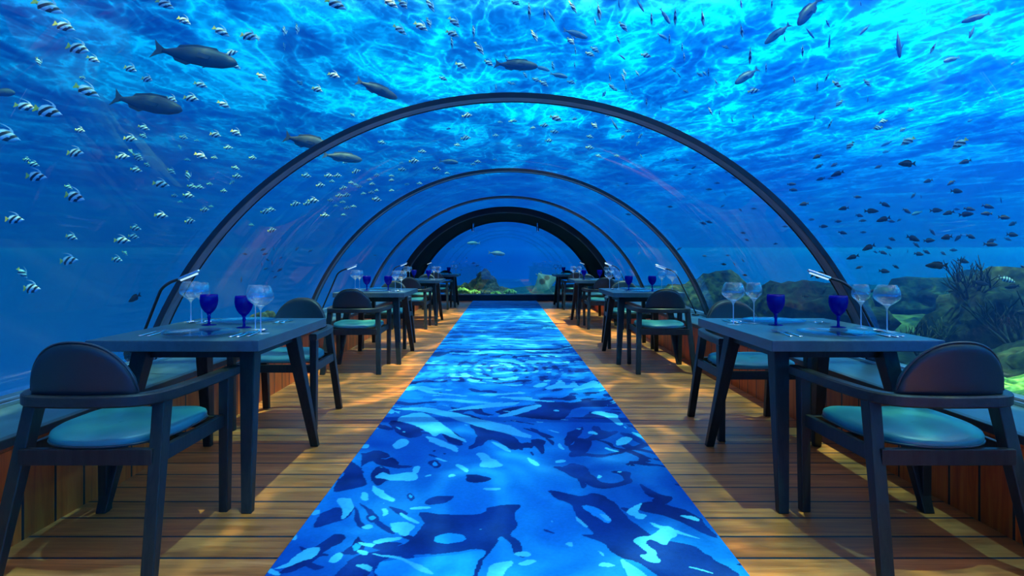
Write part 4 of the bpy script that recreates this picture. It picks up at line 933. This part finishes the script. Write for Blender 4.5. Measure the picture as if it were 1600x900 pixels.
# x, y, length in the photo's pixels, heading in degrees below the right-hand horizontal; v = nose down and seen from below
FISH = """
B 75 11 38 20;101 42 30 18;122 76 36 20;146 93 18 20;60 97 13 70;204 108 22 20;230 124 20 15;129 122 12 20;136 142 32 20;40 167 27 10;75 174 40 12;8 212 38 12;125 204 16 10;204 217 20 5;225 200 15 20;224 213 13 20;118 239 27 5;192 245 18 0;204 237 10 30;215 244 14 20;42 250 13 10;268 156 20 20;299 154 22 15;350 164 18 30;314 133 18 20;362 83 18 -20;367 103 16 30;346 50 24 30;288 33 21 30;258 7 26 25;389 57 28 20;287 215 13 10;337 211 18 10;369 208 18 30;357 231 12 0;281 230 8 60;314 244 17 20;308 220 7 0
B 53 257 15 20;57 276 30 5;107 293 12 20;117 308 33 10;23 343 27 5;112 371 18 20;108 407 27 0;35 427 18 45;50 451 30 0;217 248 16 20;230 258 12 20;213 266 15 15;252 288 22 10;268 268 13 30;293 275 14 85;293 250 8 10;335 247 11 10;368 263 11 10;371 276 13 0;363 285 8 -30;300 292 13 10;312 293 12 10;328 288 9 0;350 299 11 0;273 306 11 0;295 306 15 5;282 316 7 0;320 328 14 0;330 323 7 0;252 337 18 10;297 346 16 0;212 357 16 5;209 370 14 10;191 376 21 5;195 396 9 40;183 406 18 10;393 352 8 0;395 247 12 10
B 525 7 30 25;402 59 12 60;410 121 17 40;469 130 12 40;496 140 18 20;522 118 18 20;551 180 9 40;610 5 24 35;630 7 20 55;672 8 22 60;625 47 21 30;658 42 22 35;670 36 16 75;710 35 20 40;707 53 20 30;706 68 16 v;740 50 16 v;749 76 22 60;721 103 18 25;764 99 15 30;792 92 12 60;693 123 12 15;775 137 9 v;797 130 8 20;629 179 16 -10;730 181 15 0;701 201 7 0;728 216 14 0;715 227 9 0;597 223 11 10;660 237 11 5;775 212 9 0;782 191 7 0;799 190 8 0
B 444 49 15 v;464 46 15 v;444 73 10 v
B 806 5 14 30;827 18 22 v;851 21 18 v;895 11 20 60;936 19 28 v;930 34 13 v;974 42 18 50;966 62 14 70;835 56 20 65;892 65 15 50;899 79 12 v;930 78 14 30;922 85 14 30;898 102 10 v;864 104 13 80;1010 87 16 5;1018 29 18 v;1055 26 24 v;1098 28 24 v;1158 6 14 v;1159 49 20 v;1046 61 14 v;1066 74 12 v;1069 89 12 v;1134 74 10 30;1172 88 22 v;953 121 13 v;976 114 12 70;974 122 12 70;978 137 10 v;996 115 10 60;956 136 12 50;961 140 9 30;944 147 10 -60;987 145 8 60;1053 110 10 50;1061 118 10 60;1094 117 10 40;1101 115 9 40;1107 113 12 v;1119 128 10 60;1178 142 16 -10;821 118 10 50;838 125 12 30;850 131 14 30;893 129 12 20;802 131 7 10;1010 160 12 v;1033 167 8 v;1072 143 8 30;1197 106 12 v;1177 182 9 v;1110 174 12 60;1124 176 9 v;1144 187 8 v;819 158 8 60
B 869 185 18 20;851 196 12 0;833 200 8 0;867 206 12 0;858 220 11 0;898 186 8 0;929 197 12 40;922 214 10 20;922 231 12 5;804 189 9 0;812 228 7 0;936 244 9 10;964 244 8 10;982 205 9 0;973 214 8 -40;1003 197 8 60;1001 212 8 -50;997 224 7 -60;1002 244 7 60;950 181 8 10;977 185 7 10
B 1206 6 12 v;1293 36 14 60;1254 80 16 v;1226 60 10 v;1345 6 8 v;1241 125 12 v;1292 121 14 110;1277 136 13 v;1355 130 14 45;1308 132 18 20;1311 162 12 130;1273 184 8 v;1297 194 14 110;1356 156 7 v;1328 228 14 130;1371 200 14 170;1410 203 10 150;1418 221 20 145;1499 225 22 145;1458 75 20 120;1380 190 12 170;1422 172 10 160;1515 189 8 150
B 479 275 13 5;514 275 12 0;528 275 11 0;557 268 12 -15;501 290 13 0;519 284 9 0;549 286 8 0;556 289 7 0;562 292 9 0;537 294 11 -10;531 306 11 -10;542 305 11 -10;517 313 10 0;536 316 8 0;462 319 14 -15;481 318 13 -10;490 314 16 0;415 331 14 0;424 328 12 0;525 322 7 0;543 325 9 -10;553 323 8 0;508 337 12 -5;537 336 7 0;425 360 13 -10;589 274 9 0;612 275 7 0;612 282 8 0;582 288 9 0;578 281 8 0;568 303 8 0;581 301 9 0;589 298 7 0;612 298 7 0;589 312 13 5;540 254 8 0;629 265 11 0;636 288 7 0;647 252 14 0;683 264 11 5;628 255 7 0;699 271 7 0;656 287 8 0;747 253 9 0;740 257 8 0;774 250 7 0
L 305 88 108 8;230 162 98 12;589 140 58 18;480 222 70 18;535 246 52 8;4 145 44 8;806 102 60 5;701 253 26 5;1264 18 58 135;1404 69 40 95
U 861 25 20 60;967 5 14 v;1000 8 22 60;899 53 36 8;972 89 12 30;1039 25 25 55;1035 57 16 40;873 118 25 15;847 107 22 15;1167 119 42 145;960 194 18 60;1215 53 42 140;1265 51 20 60;1296 64 18 v;1351 47 16 130;1378 175 16 150;1385 225 14 160;1385 237 14 160;1519 49 26 120;1525 28 34 165;1487 93 26 160;1583 99 10 140;1572 94 7 30;1433 333 18 165
D 1417 256 27 180;1508 253 17 165;1450 283 14 165;1486 286 13 150;1495 299 19 0;1372 261 11 160;1427 306 10 130;1439 307 7 60;1340 308 11 0;1256 319 15 170;1318 326 15 165;1362 330 19 0;1343 337 13 10;1348 345 10 0;1383 320 15 30;1380 343 20 160;1393 346 10 10;1405 344 8 150;1417 330 15 20;1463 329 18 0;1482 333 16 165;1495 327 10 0;1515 327 15 10;1510 335 20 0;1544 323 16 15;1541 334 15 180;1569 340 18 0;1582 350 15 160;1564 313 8 v;1310 346 11 0;1287 354 13 0;1317 364 12 10;1349 363 9 0;1394 374 13 15;1427 373 21 15;1457 363 12 50;1452 376 17 0;1479 371 20 175;1497 372 13 130;1517 370 16 15;1548 382 18 5;1549 376 13 160;1575 374 10 20;1582 367 18 8;1357 387 20 160;1389 387 11 20;1432 383 11 40;1332 402 17 160;1380 395 12 20;1390 397 7 60;1368 394 7 30;1418 392 6 v;1436 397 15 8;1448 394 13 20;1474 396 11 20;1490 391 11 5;1505 408 18 10;1463 415 28 180;1382 424 17 8;1400 417 10 30;1342 418 10 160;1282 430 25 0;1533 443 21 12;1543 432 14 20;1503 446 15 160;1581 448 18 165;1551 462 18 60;1485 455 11 0;1563 483 14 0;1597 488 22 8;1487 483 12 170;1288 455 11 130;1259 463 10 0;1598 417 8 30;1212 381 7 0;1268 343 10 0;1227 354 8 0;1282 280 12 160;1297 279 8 0;1237 288 12 0;1240 297 12 0;1280 260 12 150;1308 272 18 160;1277 245 15 160;1303 258 12 160
D 1058 250 7 0;1037 251 6 150;1078 272 7 0;1084 262 8 150;1057 274 6 0;1050 293 5 60;1106 242 9 60;1114 248 8 40;1122 252 8 20;1136 269 8 160;1147 278 8 20;1166 279 10 0;1121 286 8 0;1108 296 9 0;1133 303 6 60;1129 322 7 150;1178 326 8 0;1157 328 7 40;1047 323 8 0;1099 349 10 10;1108 347 10 10;1161 364 8 0;1167 375 8 10;1061 389 9 150;1101 400 7 10;982 335 8 15;972 321 7 0;966 290 5 20;979 287 6 0;1137 399 6 0;1131 413 8 10;1147 412 6 60;1161 407 6 60;1164 430 8 10
D 411 390 9 160;414 397 8 170;428 389 6 v;418 406 7 20;425 410 7 v;409 413 6 v;415 420 7 160;426 424 5 0;437 422 9 150;430 433 7 150;439 403 6 160;464 389 8 130;485 392 7 150;586 399 5 0;383 397 8 10;377 437 9 v;210 466 24 150
P 740 380 18 175;776 396 23 3
D 709 387 3 0;740 411 6 0;746 415 6 160;729 403 3 0;718 412 3 0;721 422 3 0;794 409 3 v;770 425 3 v;778 451 6 0;796 451 4 v;709 435 4 0;774 401 3 0;868 445 4 0;767 409 3 0;1362 455 10 150
S 1573 437 22 20
"""
KD = {'B': ('striped bannerfish', 'bannerfish', 0.165), 'D': ('small dark fish', 'fish', 0.15), 'L': ('large grey-blue reef fish', 'fish', 0.55),
      'U': ('slim silvery blue fish', 'fish', 0.26), 'P': ('pale green fish beyond the end window', 'fish', 0.40), 'S': ('barred grey and white fish', 'fish', 0.2)}
COLS = [(130, 'far left'), (240, 'left side'), (340, 'left part'), (440, 'inner left'), (560, 'left of centre'), (680, 'centre left'), (788, 'centre left side'), (880, 'centre right side'), (960, 'centre right'), (1040, 'right of centre'),
        (1130, 'inner right'), (1230, 'right part'), (1320, 'outer right'), (1400, 'right side'), (1460, 'right-hand side'), (1530, 'far right'), (1700, 'right edge')]
ROWS = [(30, 'at the very top'), (65, 'near the top'), (105, 'high overhead'), (150, 'overhead'), (205, 'beside the near arch'), (250, 'high in the water'), (285, 'at second arch height'), (315, 'at third arch height'),
        (350, 'at end arch height'), (385, 'midway down'), (410, 'at horizon height'), (450, 'at lamp height'), (900, 'at glass height')]
ORDN = 'leftmost second third fourth fifth sixth seventh eighth ninth tenth eleventh twelfth thirteenth fourteenth fifteenth sixteenth'.split()
frnd = random.Random(11); allf = []
for line in FISH.strip().splitlines():
    kd, rest = line.split(' ', 1)
    for it in rest.split(';'):
        a = it.split(); allf.append((kd, float(a[0]), float(a[1]), float(a[2]), a[3]))
cells = {}
for f_ in allf:
    col = next(n_ for lim, n_ in COLS if f_[1] < lim); row = next(n_ for lim, n_ in ROWS if f_[2] < lim)
    cells.setdefault((f_[0], col, row), []).append(f_)
ZT = 5.75
for (kd, col, row), fs in cells.items():
    fs.sort(key=lambda f: f[1])
    for idx, (kd, px, py, L, an) in enumerate(fs):
        desc, cat, real = KD[kd]
        dx, dz = (px-788)/F, (405-py)/F
        # distance along +y at which a fish of its usual size looks this long, kept outside the acrylic, under the surface, inside the haze
        A, B_, C_ = dx*dx+dz*dz, 2*(CX*dx+(CZ-ZC)*dz), CX*CX+(CZ-ZC)**2-(R+0.32)**2
        dexit = (-B_+math.sqrt(B_*B_-4*A*C_))/(2*A) if A > 1e-5 else 99
        d = F*real/L*frnd.uniform(0.9, 1.1)
        if dexit > 16: d = max(17.6, min(d, 22))
        else: d = max(d, dexit+0.15)
        if dz > 0: d = min(d, (ZT-CZ)/dz)
        if dexit <= 16: d = min(d, 26 if dexit < 8 else 30)
        if dz < 0 and px > 800: d = min(d, max(dexit+0.2, 8.5))
        p = Vector((CX+dx*d, d, CZ+dz*d))
        ln = L*d/F
        big = L >= 17
        o = fish_proto(kd, big)
        down = an == 'v'
        th = math.radians(86 if down else float(an)+frnd.uniform(-5, 5))
        yaw = frnd.uniform(-0.35, 0.35)
        nose = Vector((math.cos(th), yaw, -math.sin(th))).normalized()
        ref = Vector((0.25, 1, 0.2)) if down else Vector((0, 0.25 if py < 250 else 0.05, 1))
        if not down and 55 < float(an) < 125: ref = Vector((0.7, 0.9, 0.3))
        yv = ref.cross(nose).normalized(); zv = nose.cross(yv)
        Mx = Matrix((nose, yv, zv)).transposed().to_4x4()
        o.matrix_world = Matrix.Translation(p) @ Mx @ Matrix.Scale(ln*1.18, 4)
        if len(fs) == 1: lb = '%s, the only one %s, %s' % (desc, row, col)
        else: lb = '%s, %s%s of %d %s, %s' % (desc, ORDN[idx], '' if idx == 0 else ' from left', len(fs), row, col)
        tag(o, lb, cat, {'B': 'shoal of bannerfish', 'D': 'small dark fish shoal', 'U': 'slim blue fish', 'L': 'large reef fish', 'P': 'pale fish beyond the end window', 'S': 'barred fish'}[kd])
